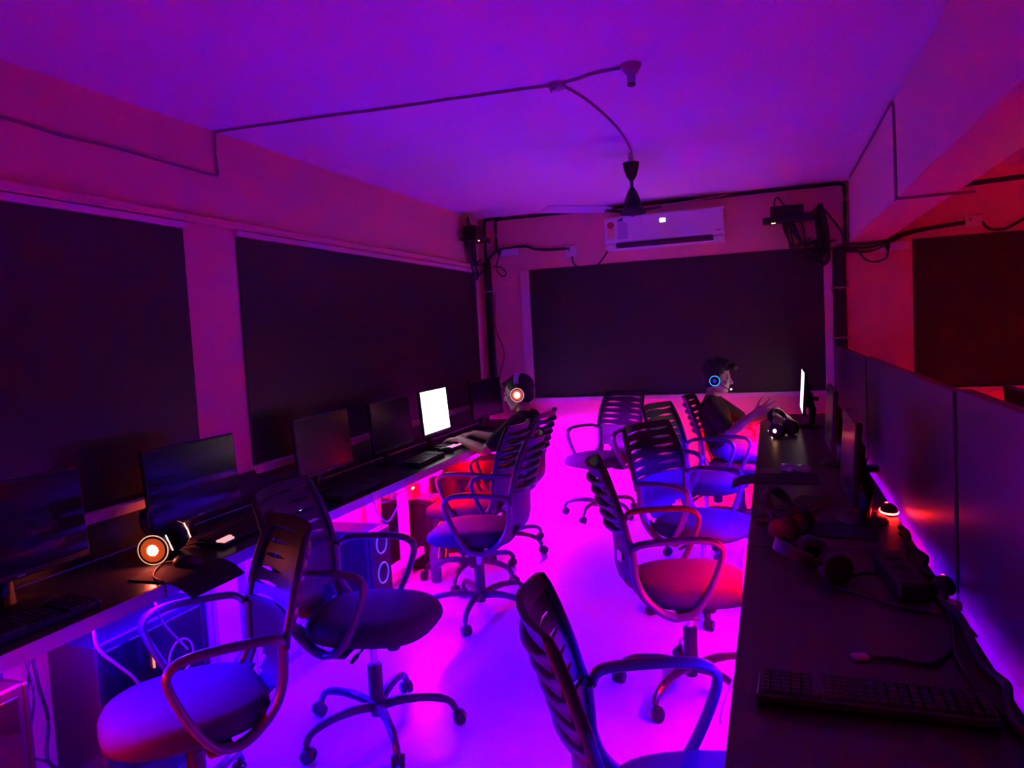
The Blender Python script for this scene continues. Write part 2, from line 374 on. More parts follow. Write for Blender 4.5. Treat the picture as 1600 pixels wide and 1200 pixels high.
    for a in range(nq):
        q = abs(-1+2*(a+0.5)/nq)
        for c in range(nz):
            z = (prof[c].z+prof[c+1].z)/2
            keep[a, c] = not ((0.40 < q < 0.88 and 0.665 < z < 0.682) or (0.40 < q < 0.85 and 0.44 < z < 0.535 and abs(q-0.35-(z-0.42)*4) < 0.2))
    b = MB(); vi = {}
    def vert(a, c, sdx):
        k = (a, c, sdx)
        if k not in vi:
            q = -1+2*a/nq; p = prof[c]; bow = 0.050*(1-q*q)*min(1, max(0, (p.z-0.40)/0.12))
            vi[k] = len(b.v); b.v.append((p.x-bow+sdx*0.006, q*p.y, p.z+(sdx*0.006 if p.z < 0.45 else 0)))
        return vi[k]
    for (a, c), ok in keep.items():
        if not ok: continue
        F = [vert(a, c, 1), vert(a+1, c, 1), vert(a+1, c+1, 1), vert(a, c+1, 1)]; K = [vert(a, c, -1), vert(a+1, c, -1), vert(a+1, c+1, -1), vert(a, c+1, -1)]
        b.f += [tuple(F), tuple(K[::-1])]
        for (da, dc, e0, e1) in ((0, -1, 0, 1), (1, 0, 1, 2), (0, 1, 2, 3), (-1, 0, 3, 0)):
            if not keep.get((a+da, c+dc), False): b.f.append((F[e1], F[e0], K[e0], K[e1]))
    obj('back_shell', b, M_PLAST, t, angle=45)
    return t
CH = make_chair()
chairs = [  # x, y, facing deg, label
    (-1.78, 1.90, -129, 'black task chair nearest the camera at the left desk, back towards the aisle'),
    (-1.52, 2.60, 6, 'black task chair at the left turned to face the aisle'),
    (-1.57, 3.88, 186, 'black task chair at the left desk in the middle, beside the floor bottle'),
    (-1.84, 4.46, 180, 'empty black task chair between the middle left chair and the seated person'),
    (-1.845, 5.12, 180, 'black task chair under the person at the white monitor'),
    (-0.17, 1.71, 18, 'black task chair nearest the camera at the right desk, cut by the frame'),
    (-0.36, 3.20, 15, 'black task chair at the right desk with a pale sticker on its back'),
    (-0.38, 4.16, -28, 'black task chair at the right desk angled to show its backrest front'),
    (-0.45, 5.27, -20, 'black task chair at the right desk just in front of the seated person'),
    (-0.25, 5.92, -2, 'black task chair under the person at the right desk'),
    (-1.38, 6.18, -122, 'black task chair standing alone against the back wall'),
]
for i, (x, y, a, lb) in enumerate(chairs):
    rz = math.radians(a)
    if i == 0: CH.location = (x, y, 0); CH.rotation_euler = (0, 0, rz); d = tag(CH, lb, 'chair', 'black slatted task chairs')
    else:
        d = tag(dup(CH, (x, y, 0), rz, lb), cat='chair')
        d.location.z = 0.0
        if i == 6:
            sh = [c for c in d.children if c.name.startswith('back_shell')][0]
            obj('maker_sticker', MB().box((-0.289, -0.13, 0.628), (0.0015, 0.05, 0.045), rotz(0.27), ch=0.0005), mat('sticker_paper', (0.8, 0.85, 0.85), 0.6, var=0.03), sh, smooth=False)

    d['drop'] = 0.045 if i in (0, 5) else 0.0
# the two nearest chairs are let down a little so that their arms fit under the desks
for o in [o for o in COL.objects if o.get('drop')]:
    for c in o.children:
        if not c.name.startswith(('base_leg', 'lift_column')): c.location.z -= o['drop']
for o in COL.objects:
    if 'drop' in o: del o['drop']

# ---------------------------------------------------------------- monitors
def make_monitor(w_=0.53, h_=0.315, screen=M_SCREEN, stand='flat', z0=0.10):
    # faces +X, origin on the desk under the panel centre
    t = thing('monitor', (0, 0, 0), 0)
    tilt = roty(math.radians(-4)); c = Vector((0.0, 0, z0+h_/2))
    b = MB().box(c, (0.022, w_, h_), tilt, ch=0.004)
    body = obj('housing', b, M_BLACK, t, smooth=False)
    obj('rear_bulge', MB().box(c+tilt @ Vector((-0.024, 0, -0.02)), (0.03, w_*0.55, h_*0.55), tilt, ch=0.012), M_BLACK, body, smooth=False)
    obj('screen', MB().box(c+tilt @ Vector((0.0115, 0, 0.006)), (0.001, w_-0.018, h_-0.030), tilt), screen, t, smooth=False)
    obj('brand_mark', MB().box(c+tilt @ Vector((0.012, 0, -h_/2+0.009)), (0.001, 0.030, 0.006), tilt), M_GREYP, body, smooth=False)
    obj('stand_neck', MB().tube([(-0.045, 0, z0+h_*0.45), (-0.055, 0, z0+0.02), (-0.045, 0, 0.012)], [0.016, 0.018, 0.022], n=10, flat=1.6), M_BLACK, t)
    b = MB()
    out = lambda s_, z: [(-0.035+0.095*s_*math.cos(2*PI*k/28), 0.125*s_*math.sin(2*PI*k/28), z) for k in range(28)]
    b.rings([out(1, 0.0), out(1, 0.006), out(0.92, 0.011), out(0.3, 0.014)])
    obj('stand_base', b, M_BLACK, t)
    return t
ZD = 0.7505
mons = [(-2.30, 1.76, 0, 'large dark monitor cut by the left edge of the picture'), (-2.30, 2.575, 0, 'dark monitor beside the glowing ring headset on the left desk'),
        (-2.30, 3.56, 0, 'dark monitor third along the left desk'), (-2.30, 4.34, 0, 'dark monitor next to the lit white monitor')]
MO = make_monitor()
for i, (x, y, a, lb) in enumerate(mons):
    if i == 0: MO.location = (x, y, ZD); tag(MO, lb, 'monitor', 'monitors on the desks')
    else: tag(dup(MO, (x, y, ZD), a, lb), cat='monitor')
for (x, y, a, lb) in [(-2.30, 6.06, -8, 'dark monitor in the far left corner beside the pipe')]:
    tag(dup(MO, (x, y, ZD), math.radians(a), lb), cat='monitor')
M_LIT = glow('white_lit_screen', (1.0, 0.90, 0.97), 1.9)
LM = make_monitor(0.455, 0.325, M_LIT); LM.location = (-2.295, 4.99, ZD); tag(LM, 'monitor with a glaring white screen facing the seated person at the left', 'monitor', 'monitors on the desks')
M_GAME = glow('game_screen', (0.95, 0.66, 0.64), 2.6)
def right_monitor(x, y, lb, scr):
    m = make_monitor(0.50, 0.31, scr, z0=0.10); m.location = (x, y, ZD); m.rotation_euler = (0, 0, PI); tag(m, lb, 'monitor', 'monitors on the desks')
    for ch in m.children:
        if ch.name.startswith('stand_neck'): obj('cable_clip', MB().box((-0.075, 0, 0.2), (0.05, 0.03, 0.03), ch=0.006), M_BLACK, ch, smooth=False)
    return m
right_monitor(0.21, 5.93, 'monitor seen edge-on in front of the person at the right', M_GAME)
right_monitor(0.29, 4.42, 'dark edge-on monitor in the middle of the right desk', M_SCREEN)
right_monitor(0.275, 3.20, 'dark edge-on monitor nearest the camera on the right desk', M_SCREEN)
om = make_monitor(0.5, 0.335, glow('unseen_fill_screen', (1.0, 0.75, 0.6), 1.6), z0=0.20); om.location = (0.74, 2.66, ZD); tag(om, 'dark monitor back peeking over the partition at the right edge, its unseen lit screen added', 'monitor', 'monitors on the desks')  # screen face is out of view; its glow is added to brighten the right side

# ---------------------------------------------------------------- keyboards, mice, pads
def make_keyboard(lit=None, w_=0.44, d_=0.135):
    # long side along Y, the user sits towards +X
    t = thing('keyboard', (0, 0, 0), 0)
    R = roty(math.radians(4))
    obj('case', MB().box((0, 0, 0.013), (d_, w_, 0.02), R, ch=0.004), M_BLACK, t, smooth=False)
    keys = MB(); litk = MB(); n = 21; px = w_*0.96/n
    for r in range(6):
        for c in range(n):
            if c in (15, 19) and r > 0 and c == 15: continue
            y = -w_*0.48+px*(c+0.5); x = -d_*0.40+d_*0.16*r
            wide = px*0.82
            if r == 5 and 4 <= c <= 9:
                if c != 6: continue
                wide = px*5.6; y += px*0.5
            tgt = litk if (lit and r >= 4 and c >= lit[1] and c <= lit[2]) else keys
            tgt.box(Vector((0, 0, 0.013)) + R @ Vector((x, y, 0.014)), (d_*0.13, wide, 0.008), R, ch=0.002)
    tag(obj('keycaps', keys, M_KEY, t, smooth=False), kind='stuff')
    if lit and litk.v: tag(obj('lit_keycaps', litk, glow('lit_keys_'+lit[0], lit[3], lit[4]), t, smooth=False), kind='stuff')
    return t
def kb(x, y, a, lb, lit=None, w_=0.44):
    k = make_keyboard(lit, w_); k.location = (x, y, ZD+0.002); k.rotation_euler = (0, 0, math.radians(a)); return tag(k, lb, 'keyboard', 'keyboards on the desks')
kb(-2.12, 1.62, -4, 'black keyboard lying at the left edge before the cut-off monitor')
kb(-2.17, 2.66, 6, 'black keyboard with a few lit keys before the second left monitor', ('pinkwhite', 0, 4, (1.0, 0.45, 0.5), 1.0), 0.40)
kb(-2.12, 3.52, 2, 'black keyboard before the third monitor of the left desk')
kb(-2.13, 4.42, 3, 'black keyboard before the dark monitor next to the white one')
kb(-2.17, 5.03, -3, 'black keyboard with glowing pink keys under the seated person hands', ('pink', 0, 6, (1.0, 0.35, 0.7), 1.0), 0.38)
kb(0.17, 1.66, 88, 'long black keyboard nearest the camera on the right desk')
kb(0.07, 3.28, 155, 'black keyboard turned askew on the right desk before the near monitor')
kb(0.10, 5.80, 178, 'black keyboard before the person at the right desk', None, 0.36)
def make_mouse(ledcol=None, power=0, ring=False):
    t = thing('mouse', (0, 0, 0), 0)
    rs = []
    for s_, z in ((0.9, 0.0), (1.0, 0.006), (0.98, 0.016), (0.85, 0.028), (0.6, 0.036), (0.25, 0.039)):
        rs.append([(0.058*s_*math.cos(2*PI*k/20)-0.006*(1-s_), 0.032*s_*math.sin(2*PI*k/20)*(1-0.12*math.cos(2*PI*k/20)), z) for k in range(20)])
    b = obj('shell', MB().rings(rs), M_BLACK, t)
    obj('wheel', MB().cyl((-0.03, -0.004, 0.030), (-0.03, 0.004, 0.030), 0.010, n=14), M_RUB, t)
    if ledcol:
        if ring: obj('light_band', MB().rings([[(0.0595*s2*math.cos(2*PI*k/24), 0.0335*s2*math.sin(2*PI*k/24), z) for k in range(24)] for s2, z in ((1.0, 0.006), (1.03, 0.009), (1.0, 0.013))], cap=False), glow('mouse_%d' % int(ledcol[1]*1000), ledcol, power), t)
        obj('palm_light', MB().ell((0.03, 0, 0.032), (0.014, 0.008, 0.006), n=12, m=6), glow('mouse_%d' % int(ledcol[1]*1000), ledcol, power), t)
    return t
def mouse(x, y, a, lb, col=None, p=0, z=0.0, ring=False):
    m = make_mouse(col, p, ring); m.location = (x, y, ZD+z); m.rotation_euler = (0, 0, math.radians(a)); return tag(m, lb, 'mouse', 'computer mice')
def pad(x, y, sx, sy, a, lb):
    o = obj('mouse_pad', MB().box((0, 0, 0.002), (sx, sy, 0.004), ch=0.0015), M_PAD, None, smooth=False); o.location = (x, y, ZD); o.rotation_euler = (0, 0, math.radians(a)); return tag(o, lb, 'mouse pad', 'mouse pads')
# a pad that droops over the front edge of the desk
def droop_pad(x_in, x_edge, side, y0, y1, hang, lb):
    b = MB(); prof = [(x_in, 0.0), (x_edge-side*0.01, 0.0), (x_edge+side*0.03, -0.004), (x_edge+side*0.07, -0.02*hang), (x_edge+side*0.11, -0.05*hang)]
    rs = [[(x, y0, z+0.001), (x, y1, z+0.001), (x, y1, z+0.005), (x, y0, z+0.005)] for x, z in prof]
    b.rings(rs); o = obj('mouse_pad', b, M_PAD, None); o.location = (0, 0, ZD); return tag(o, lb, 'mouse pad', 'mouse pads')
droop_pad(-2.16, -2.0, 1, 2.06, 2.34, 1.0, 'black mouse pad drooping over the front edge of the left desk')
droop_pad(0.20, -0.10, -1, 3.86, 4.10, 0.6, 'black mouse pad overhanging the front edge of the right desk')
mouse(-2.06, 2.24, 10, 'black wired mouse on the drooping pad of the left desk', z=0.0056)
mouse(0.42, 3.31, 95, 'black mouse glowing red beside the partition', (1.0, 0.014, 0.012), 85, ring=True)
mouse(0.36, 3.78, 60, 'mouse with a faint orange tail light on the right desk', (1.0, 0.35, 0.12), 0.5)
mouse(0.44, 2.40, 80, 'black mouse with a small pink light near the dark box', (1.0, 0.1, 0.5), 1.2)
pad(0.22, 3.02, 0.26, 0.20, -6, 'square black mouse pad lying before the red lit mouse')
mouse(-2.13, 4.78, 8, 'black mouse between the two keyboards before the white monitor')

# ---------------------------------------------------------------- headsets
def make_headset(ring=None, disc=None, side=None, halo=None, r=0.05, band_mat=M_BLACK, mic=None, half=0.088):
    # ear cups on the Y axis, band arching to +Z, origin midway between the cups
    t = thing('headset', (0, 0, 0), 0)
    for sd in (-1, 1):
        q = rotx(-sd*PI/2)   # local +Z to outward
        b = MB().lathe([(r*0.55, -0.012), (r*0.9, -0.010), (r, 0.0), (r, 0.016), (r*0.93, 0.024), (r*0.5, 0.028), (0, 0.028)], (0, sd*half, 0), n=28, R=q)
        cup = obj('ear_cup', b, M_BLACK, t)
        obj('ear_cushion', MB().tube([Vector((0, sd*(half-0.018), 0))+Vector((math.cos(2*PI*k/24)*r*0.75, 0, math.sin(2*PI*k/24)*r*0.75)) for k in range(24)], r*0.26, n=8, closed=True, up=(0, 1, 0)), M_RUB, cup)
        if ring: obj('light_ring', MB().tube([Vector((0, sd*(half+0.023), 0))+Vector((math.cos(2*PI*k/32)*r*0.94, 0, math.sin(2*PI*k/32)*r*0.94)) for k in range(32)], 0.0022, n=6, closed=True, up=(0, 1, 0)), glow('ring_'+ring[0], ring[1], ring[2]), cup)
        if disc: obj('light_disc', MB().lathe([(0, 0.027), (r*disc[3], 0.0275), (r*disc[3]*0.9, 0.031), (0, 0.032)], (0, sd*half, 0), n=24, R=q), glow('disc_'+disc[0], disc[1], disc[2]), cup)
        if halo: obj('glow_plate', MB().lathe([(0, 0.0235), (r*0.80, 0.0250), (r*0.6, 0.0285), (0, 0.0285)], (0, sd*half, 0), n=24, R=q), glow('halo_'+halo[0], halo[1], halo[2]), cup)  # halo of light around the disc, put in as a faintly glowing plate
        if side: obj('light_bar', MB().box((r*1.0, sd*(half+0.006), 0.0), (0.003, 0.006, r*1.1)), glow('bar_'+side[0], side[1], side[2]), cup, smooth=False)
        obj('yoke', MB().tube([(0, sd*(half+0.010), r*0.9), (0, sd*(half+0.008), r*1.35), (0, sd*(half-0.004), r*1.9)], [0.008, 0.008, 0.007], n=8), M_BLACK, t)
    arc = [(0, (half-0.002)*math.cos(a), 0.075+0.066*math.sin(a)) for a in [PI*k/16 for k in range(17)]]
    b = MB()
    rs = []
    for k, p in enumerate(arc):
        a = PI*k/16; n_ = Vector((0, math.cos(a), math.sin(a))); w2 = 0.016+0.006*math.sin(a)
        P = Vector(p); rs.append([P+Vector((-w2, 0, 0)), P+Vector((w2, 0, 0)), P+Vector((w2*0.8, 0, 0))+n_*0.011, P+Vector((-w2*0.8, 0, 0))+n_*0.011])
    obj('headband', b.rings(rs), band_mat, t, angle=50)
    if mic:
        m = obj('microphone_boom', MB().tube(smooth_path([(0.03, mic*(half+0.01), -0.02), (0.075, mic*(half-0.01), -0.055), (0.105, mic*0.045, -0.07)], 5), 0.003, n=6), M_BLACK, t)
        obj('microphone_tip', MB().ell((0.108, mic*0.04, -0.07), (0.008, 0.007, 0.006), n=10, m=6), glow('mic_white', (0.8, 0.9, 1.0), 6.0), m)
    return t
def headset(loc, rot, lb, **k):
    h_ = make_headset(**k); h_.location = loc; h_.rotation_euler = rot; return tag(h_, lb, 'headset', 'gaming headsets')
headset((-2.25, 2.335, ZD+0.058), (0, math.radians(-20), math.radians(22)), 'headset with a glowing orange disc and ring lying on the left desk',
        ring=('warm', (1.0, 0.42, 0.26), 1.3), disc=('warm', (1.0, 0.12, 0.07), 130.0, 0.36), halo=('warm', (1.0, 0.12, 0.02), 0.5), side=('warm', (1.0, 0.6, 0.55), 1.8), r=0.058)
headset((-2.12, 3.04, ZD+0.050), (0, math.radians(-35), math.radians(35)), 'headset with small coloured lights beside the third left keyboard', ring=None, disc=('mint', (0.45, 0.7, 1.0), 3.0, 0.22), r=0.05)
headset((0.06, 5.42, ZD+0.052), (0, math.radians(30), math.radians(150)), 'headset with orange and pink lights at the far right desk', ring=None, disc=('orange', (1.0, 0.45, 0.2), 6.0, 0.26), side=('rose', (1.0, 0.5, 0.6), 6.0), r=0.052)
headset((0.05, 2.90, ZD+0.050), (0, math.radians(35), math.radians(160)), 'dark headset lying before the square mouse pad on the right desk', r=0.05)
headset((0.13, 2.50, ZD+0.048), (0, math.radians(70), math.radians(200)), 'unlit headset nearest the camera on the right desk', r=0.048)

# ---------------------------------------------------------------- computer towers
def make_tower(led, col, n=3, h_=0.46, d_=0.40, side_fan=False):
    # front faces +X (towards the aisle), depth along X, width along Y
    t = thing('computer_tower', (0, 0, 0), 0); w_ = 0.21
    obj('case', MB().box((-d_/2, 0, h_/2+0.012), (d_-0.004, w_, h_), ch=0.006), M_BLACK, t, smooth=False)
    obj('front_panel', MB().box((0.010, 0, h_/2+0.012), (0.022, w_-0.006, h_-0.01), ch=0.006), M_BLACK, t, smooth=False)
    g = obj('side_window', MB().box((-d_/2, -w_/2-0.003, h_/2+0.012), (d_-0.05, 0.004, h_-0.06), ch=0.001), M_GLASS, t, smooth=False)
    for k in range(n):
        z = 0.012+h_*(0.5+k)/n
        f = obj('fan_ring', MB().tube([(0.023, math.cos(2*PI*j/24)*0.056, z+math.sin(2*PI*j/24)*0.056) for j in range(24)], 0.0045, n=6, closed=True, up=(1, 0, 0)), glow('fan_'+led, col[:3], col[3]), t)
        b = MB()
        for j in range(7):
            a = 2*PI*j/7; R = rotx(a) @ rotz(math.radians(0)) ; b.box(Vector((0.0225, 0, z)) + R @ Vector((0, 0.032, 0)), (0.002, 0.036, 0.018), R)
        obj('fan_blades', b, M_PLAST, f, smooth=False)
    if side_fan:
        sf = obj('side_fan_ring', MB().tube([(-0.14+math.cos(2*PI*j/24)*0.06, -w_/2-0.006, h_*0.72+math.sin(2*PI*j/24)*0.06) for j in range(24)], 0.004, n=6, closed=True, up=(0, 1, 0)), M_GREYP, t)
        obj('graphics_card', MB().box((-0.24, -w_/2-0.006, h_*0.42), (0.24, 0.004, 0.035), ch=0.001), M_GREYP, sf, smooth=False)
        obj('light_tube', MB().box((-0.27, -w_/2-0.008, h_*0.80), (0.006, 0.005, 0.07)), glow('tube_red', (1.0, 0.12, 0.05), 3.0), sf, smooth=False)
    obj('power_button', MB().cyl((0.0, w_/2-0.03, h_+0.012), (0.0, w_/2-0.03, h_+0.016), 0.008, n=12), M_GREYP, t)
    for sx in (-1, 1):
        for sy in (-1, 1): obj('foot', MB().cyl((-d_/2+sx*0.15, sy*0.08, 0), (-d_/2+sx*0.15, sy*0.08, 0.013), 0.014, n=12), M_RUB, t)
    return t
def tower(x, y, a, lb, led, col, **k):
    t = make_tower(led, col, **k); t.location = (x, y, 0.0); t.rotation_euler = (0, 0, math.radians(a)); return tag(t, lb, 'computer', 'computer towers under the left desk')
tower(-2.19, 1.585, 90, 'dark computer tower under the left desk cut by the picture edge', 'off', (0.05, 0.0, 0.1, 0.05), h_=0.60, d_=0.46)
tower(-2.19, 2.33, 90, 'black computer tower behind the nearest left chair', 'dimblue', (0.1, 0.05, 1.0, 0.12), n=2, h_=0.60, d_=0.50, side_fan=True)
tower(-2.09, 3.70, 0, 'computer tower tinted blue behind the chair facing the aisle', 'blue', (0.2, 0.1, 1.0, 0.5), n=3, h_=0.50)
tower(-2.17, 4.66, -3, 'dark computer tower beside the bottle on the floor', 'dimred', (1.0, 0.05, 0.02, 0.5), n=3)
tower(-2.12, 5.45, 0, 'black computer tower at the far end of the left desk', 'red', (1.0, 0.08, 0.03, 3.0), n=3)
# red lit power box on a shelf under the desk
pb = thing('power_unit', (-2.30, 4.48, 0.0), 0, 'red glowing power box with a round fan hole under the left desk', 'power box')
pb.location = (-2.26, 4.40, 0.52)
obj('box', MB().box((0, 0, 0.045), (0.15, 0.14, 0.086), ch=0.004), mat('red_steel', (0.5, 0.12, 0.1), 0.4, var=0.1), pb, smooth=False)
obj('fan_guard', MB().tube([(0.077, math.cos(2*PI*j/20)*0.032, 0.045+math.sin(2*PI*j/20)*0.032) for j in range(20)], 0.003, n=6, closed=True, up=(1, 0, 0)), M_BLACK, pb)
obj('hanger', MB().box((0, 0, 0.1435), (0.02, 0.02, 0.113)), M_FRAME, pb, smooth=False)
obj('indicator_light', MB().box((0.077, -0.045, 0.075), (0.004, 0.03, 0.012)), glow('hot_red', (1.0, 0.15, 0.05), 14.0), pb, smooth=False)

# ---------------------------------------------------------------- bottle on the floor
bt = thing('plastic_bottle', (-2.045, 4.33, 0.0), 0, 'clear plastic drink bottle standing on the floor under the left desk', 'bottle')
obj('bottle_body', MB().lathe([(0, 0), (0.030, 0.001), (0.036, 0.012), (0.036, 0.07), (0.033, 0.10), (0.036, 0.13), (0.036, 0.19), (0.026, 0.225), (0.0135, 0.25), (0.0135, 0.268), (0, 0.268)]), M_BOTTLE, bt)
obj('drink', MB().lathe([(0, 0.004), (0.028, 0.005), (0.0335, 0.014), (0.0335, 0.068), (0.031, 0.09), (0, 0.09)]), M_COLA, bt)
obj('cap', MB().cyl((0, 0, 0.262), (0, 0, 0.283), 0.016, n=18), M_WHITE, bt)

# ---------------------------------------------------------------- air conditioner
ac = thing('air_conditioner', (-0.825, YB-0.001, 2.20), 0, 'white wall mounted air conditioner with stickers under the ceiling', 'air conditioner')
prof = [(0.0, 0.0), (-0.15, 0.0), (-0.19, 0.03), (-0.205, 0.07), (-0.205, 0.24), (-0.185, 0.272), (0.0, 0.28)]
def prism_x(x0, x1, prof): 
    return MB().rings([[(x0, y, z) for y, z in prof], [(x1, y, z) for y, z in prof]])
obj('housing', prism_x(-0.49, 0.49, prof), M_WHITE, ac, smooth=False)
fp = obj('front_panel', MB().box((0, -0.209, 0.163), (0.975, 0.010, 0.19), ch=0.004), M_WHITE, ac, smooth=False)
obj('air_outlet', MB().box((0, -0.176, 0.034), (0.80, 0.05, 0.034), rotx(math.radians(-38)), ch=0.004), M_BLACK, ac, smooth=False)
for k in range(2): obj('louvre', MB().box((0, -0.186-0.006*k, 0.028+0.02*k), (0.78, 0.028, 0.004), rotx(math.radians(-30)), ch=0.001), M_GREYP, ac, smooth=False)
for sx in (-1, 1): obj('end_cap', MB().box((sx*0.445, -0.178, 0.028), (0.088, 0.062, 0.060), rotx(math.radians(-30)), ch=0.014), M_WHITE, ac, smooth=False)
obj('display_light', MB().box((0.0, -0.2145, 0.205), (0.045, 0.002, 0.03), ch=0.0005), glow('ac_display', (1.0, 0.8, 1.0), 6.0), fp, smooth=False)
obj('energy_label', MB().box((-0.435, -0.2145, 0.155), (0.062, 0.001, 0.125)), mat('label_yellow', (0.8, 0.55, 0.35), 0.6, var=0.2, scale=60), fp, smooth=False)
obj('label_star_dial', MB().cyl((-0.435, -0.2148, 0.20), (-0.435, -0.2165, 0.20), 0.03, n=20), mat('label_red', (0.55, 0.05, 0.08), 0.6), fp, smooth=False)
obj('spec_label', MB().box((-0.335, -0.2145, 0.155), (0.085, 0.001, 0.155)), mat('label_lilac', (0.5, 0.42, 0.62), 0.6, var=0.25, scale=90), fp, smooth=False)
obj('label_logo', MB().box((-0.335, -0.2152, 0.236), (0.08, 0.001, 0.014)).ell((-0.335, -0.2152, 0.243), (0.026, 0.001, 0.012), n=14, m=6), mat('label_blue', (0.05, 0.08, 0.55), 0.6), fp, smooth=False)
obj('maker_badge', MB().box((0.44, -0.2145, 0.085), (0.05, 0.001, 0.008)), M_GREYP, fp, smooth=False)

# ---------------------------------------------------------------- ceiling fan and ceiling fittings
fan = thing('ceiling_fan', (-0.785, 4.80, H-0.0005), 0, 'dark ceiling fan hanging in front of the air conditioner', 'fan')
obj('canopy', MB().lathe([(0, -0.165), (0.014, -0.165), (0.03, -0.14), (0.046, -0.09), (0.05, -0.055), (0, -0.05)], n=24), M_BLACK, fan)
obj('mount_rod', MB().cyl((0, 0, 0), (0, 0, -0.055), 0.017, n=14), M_WHITE, fan)
obj('down_rod', MB().cyl((0, 0, -0.16), (0, 0, -0.22), 0.010, n=12), M_BLACK, fan)
mot = obj('motor', MB().lathe([(0, -0.205), (0.014, -0.207), (0.030, -0.235), (0.048, -0.28), (0.055, -0.325), (0.075, -0.338), (0.085, -0.352), (0.075, -0.368), (0, -0.37)], n=28), M_BLACK, fan)
M_BLADE = mat('fan_blade_metal', (0.55, 0.5, 0.56), 0.45, var=0.05)
for k in range(3):
    a = math.radians(100+120*k); R = rotz(a)
    arm = obj('blade_arm', MB().tube([R @ Vector((0.07, 0, -0.352)), R @ Vector((0.13, 0, -0.350)), R @ Vector((0.19, 0, -0.348))], 0.010, n=8, flat=1.5), M_BLACK, fan)
    rs = []
    for x, w2 in ((0.16, 0.045), (0.22, 0.062), (0.40, 0.065), (0.58, 0.068), (0.60, 0.055)):
        T = rotx(math.radians(9)); rs.append([R @ (Vector((x, 0, -0.342)) + T @ Vector((0, y, z))) for y, z in ((-w2, -0.0015), (w2, -0.0015), (w2, 0.0015), (-w2, 0.0015))])
    obj('blade', MB().rings(rs), M_BLADE, fan, smooth=False)
lh = thing('lamp_holder', (-0.505, 3.19, H-0.0005), 0, 'small white ceiling lamp holder without a bulb', 'lamp holder')
obj('base', MB().lathe([(0, 0), (0.042, -0.001), (0.042, -0.010), (0.026, -0.035), (0.018, -0.04), (0, -0.04)], n=20), M_GREYP, lh)
obj('socket', MB().cyl((0, 0, -0.036), (0, -0.006, -0.082), 0.019, 0.016, n=16), M_GREYP, lh)
obj('socket_rim', MB().cyl((0, -0.006, -0.080), (0, -0.0065, -0.086), 0.0165, n=16), M_BLACK, lh)
jb = thing('junction_box', (-0.84, 3.28, H-0.0005), 0, 'small round junction box on the ceiling where two cables meet', 'junction box')
obj('box', MB().lathe([(0, 0), (0.038, -0.001), (0.038, -0.018), (0.03, -0.024), (0, -0.025)], n=18), M_GREYP, jb)
obj('stray_wire', MB().tube(smooth_path([(0, -0.01, -0.02), (-0.015, -0.04, -0.035), (-0.01, -0.055, -0.05)], 4), 0.004, n=6), M_PCABLE, jb)
def cable(name, pts, r, m, lb, k=6, cat='cable', wob=0.0):
    if wob: pts = [Vector(p)+Vector((random.uniform(-wob, wob), random.uniform(-wob, wob), 0)) for p in pts]
    return tag(obj(name, MB().tube(smooth_path(pts, k) if k else pts, r, n=7), m), lb, cat)
ce = H-0.006
n = 14
cable('ceiling_cable', [(-2.535, 3.165, ce)] + [(-2.53+(1.67)*j/n, 3.165+0.11*j/n+random.uniform(-0.006, 0.006), ce) for j in range(1, n)] + [(-0.86, 3.275, ce)] + [(-0.75, 3.25, ce), (-0.66, 3.21, ce), (-0.55, 3.20, ce)], 0.006, M_PCABLE, 'thin cable crossing the ceiling from the left wall to the lamp holder', 4)
cable('ceiling_cable', [(-0.82, 3.30, ce)] + [(-0.82+0.03*j/6-0.0*j, 3.30+1.45*(j/7), ce) if False else (-0.80+0.06*math.sin(j/7*2.6), 3.32+1.42*j/7, ce) for j in range(1, 8)] + [(-0.785, 4.78, ce)], 0.006, M_PCABLE, 'thin cable running along the ceiling from the junction box to the fan', 4)
xw = XL+0.008
cable('wall_cable', [(xw, 0.6, 2.40), (xw, 1.4, 2.392), (xw, 2.05, 2.395), (xw, 2.3, 2.386), (xw, 2.52, 2.392), (xw, 2.8, 2.388), (xw, 3.05, 2.384), (xw, 3.155, 2.386), (xw, 3.165, 2.40), (xw, 3.16, 2.50), (xw, 3.168, 2.594)], 0.006, M_PCABLE, 'thin cable stapled along the left wall and up to the ceiling', 4)
bx = 0.604
cable('beam_cable', [(bx, 6.5, 2.592), (bx, 5.5, 2.590), (bx, 4.5, 2.592), (bx, 4.35, 2.588), (bx, 4.30, 2.55), (bx, 4.28, 2.35), (bx, 4.27, 2.12), (0.615, 4.27, 2.102), (0.75, 4.27, 2.101), (0.95, 4.28, 2.101)], 0.007, M_PCABLE, 'thin cable running along the beam and down around its underside', 4)

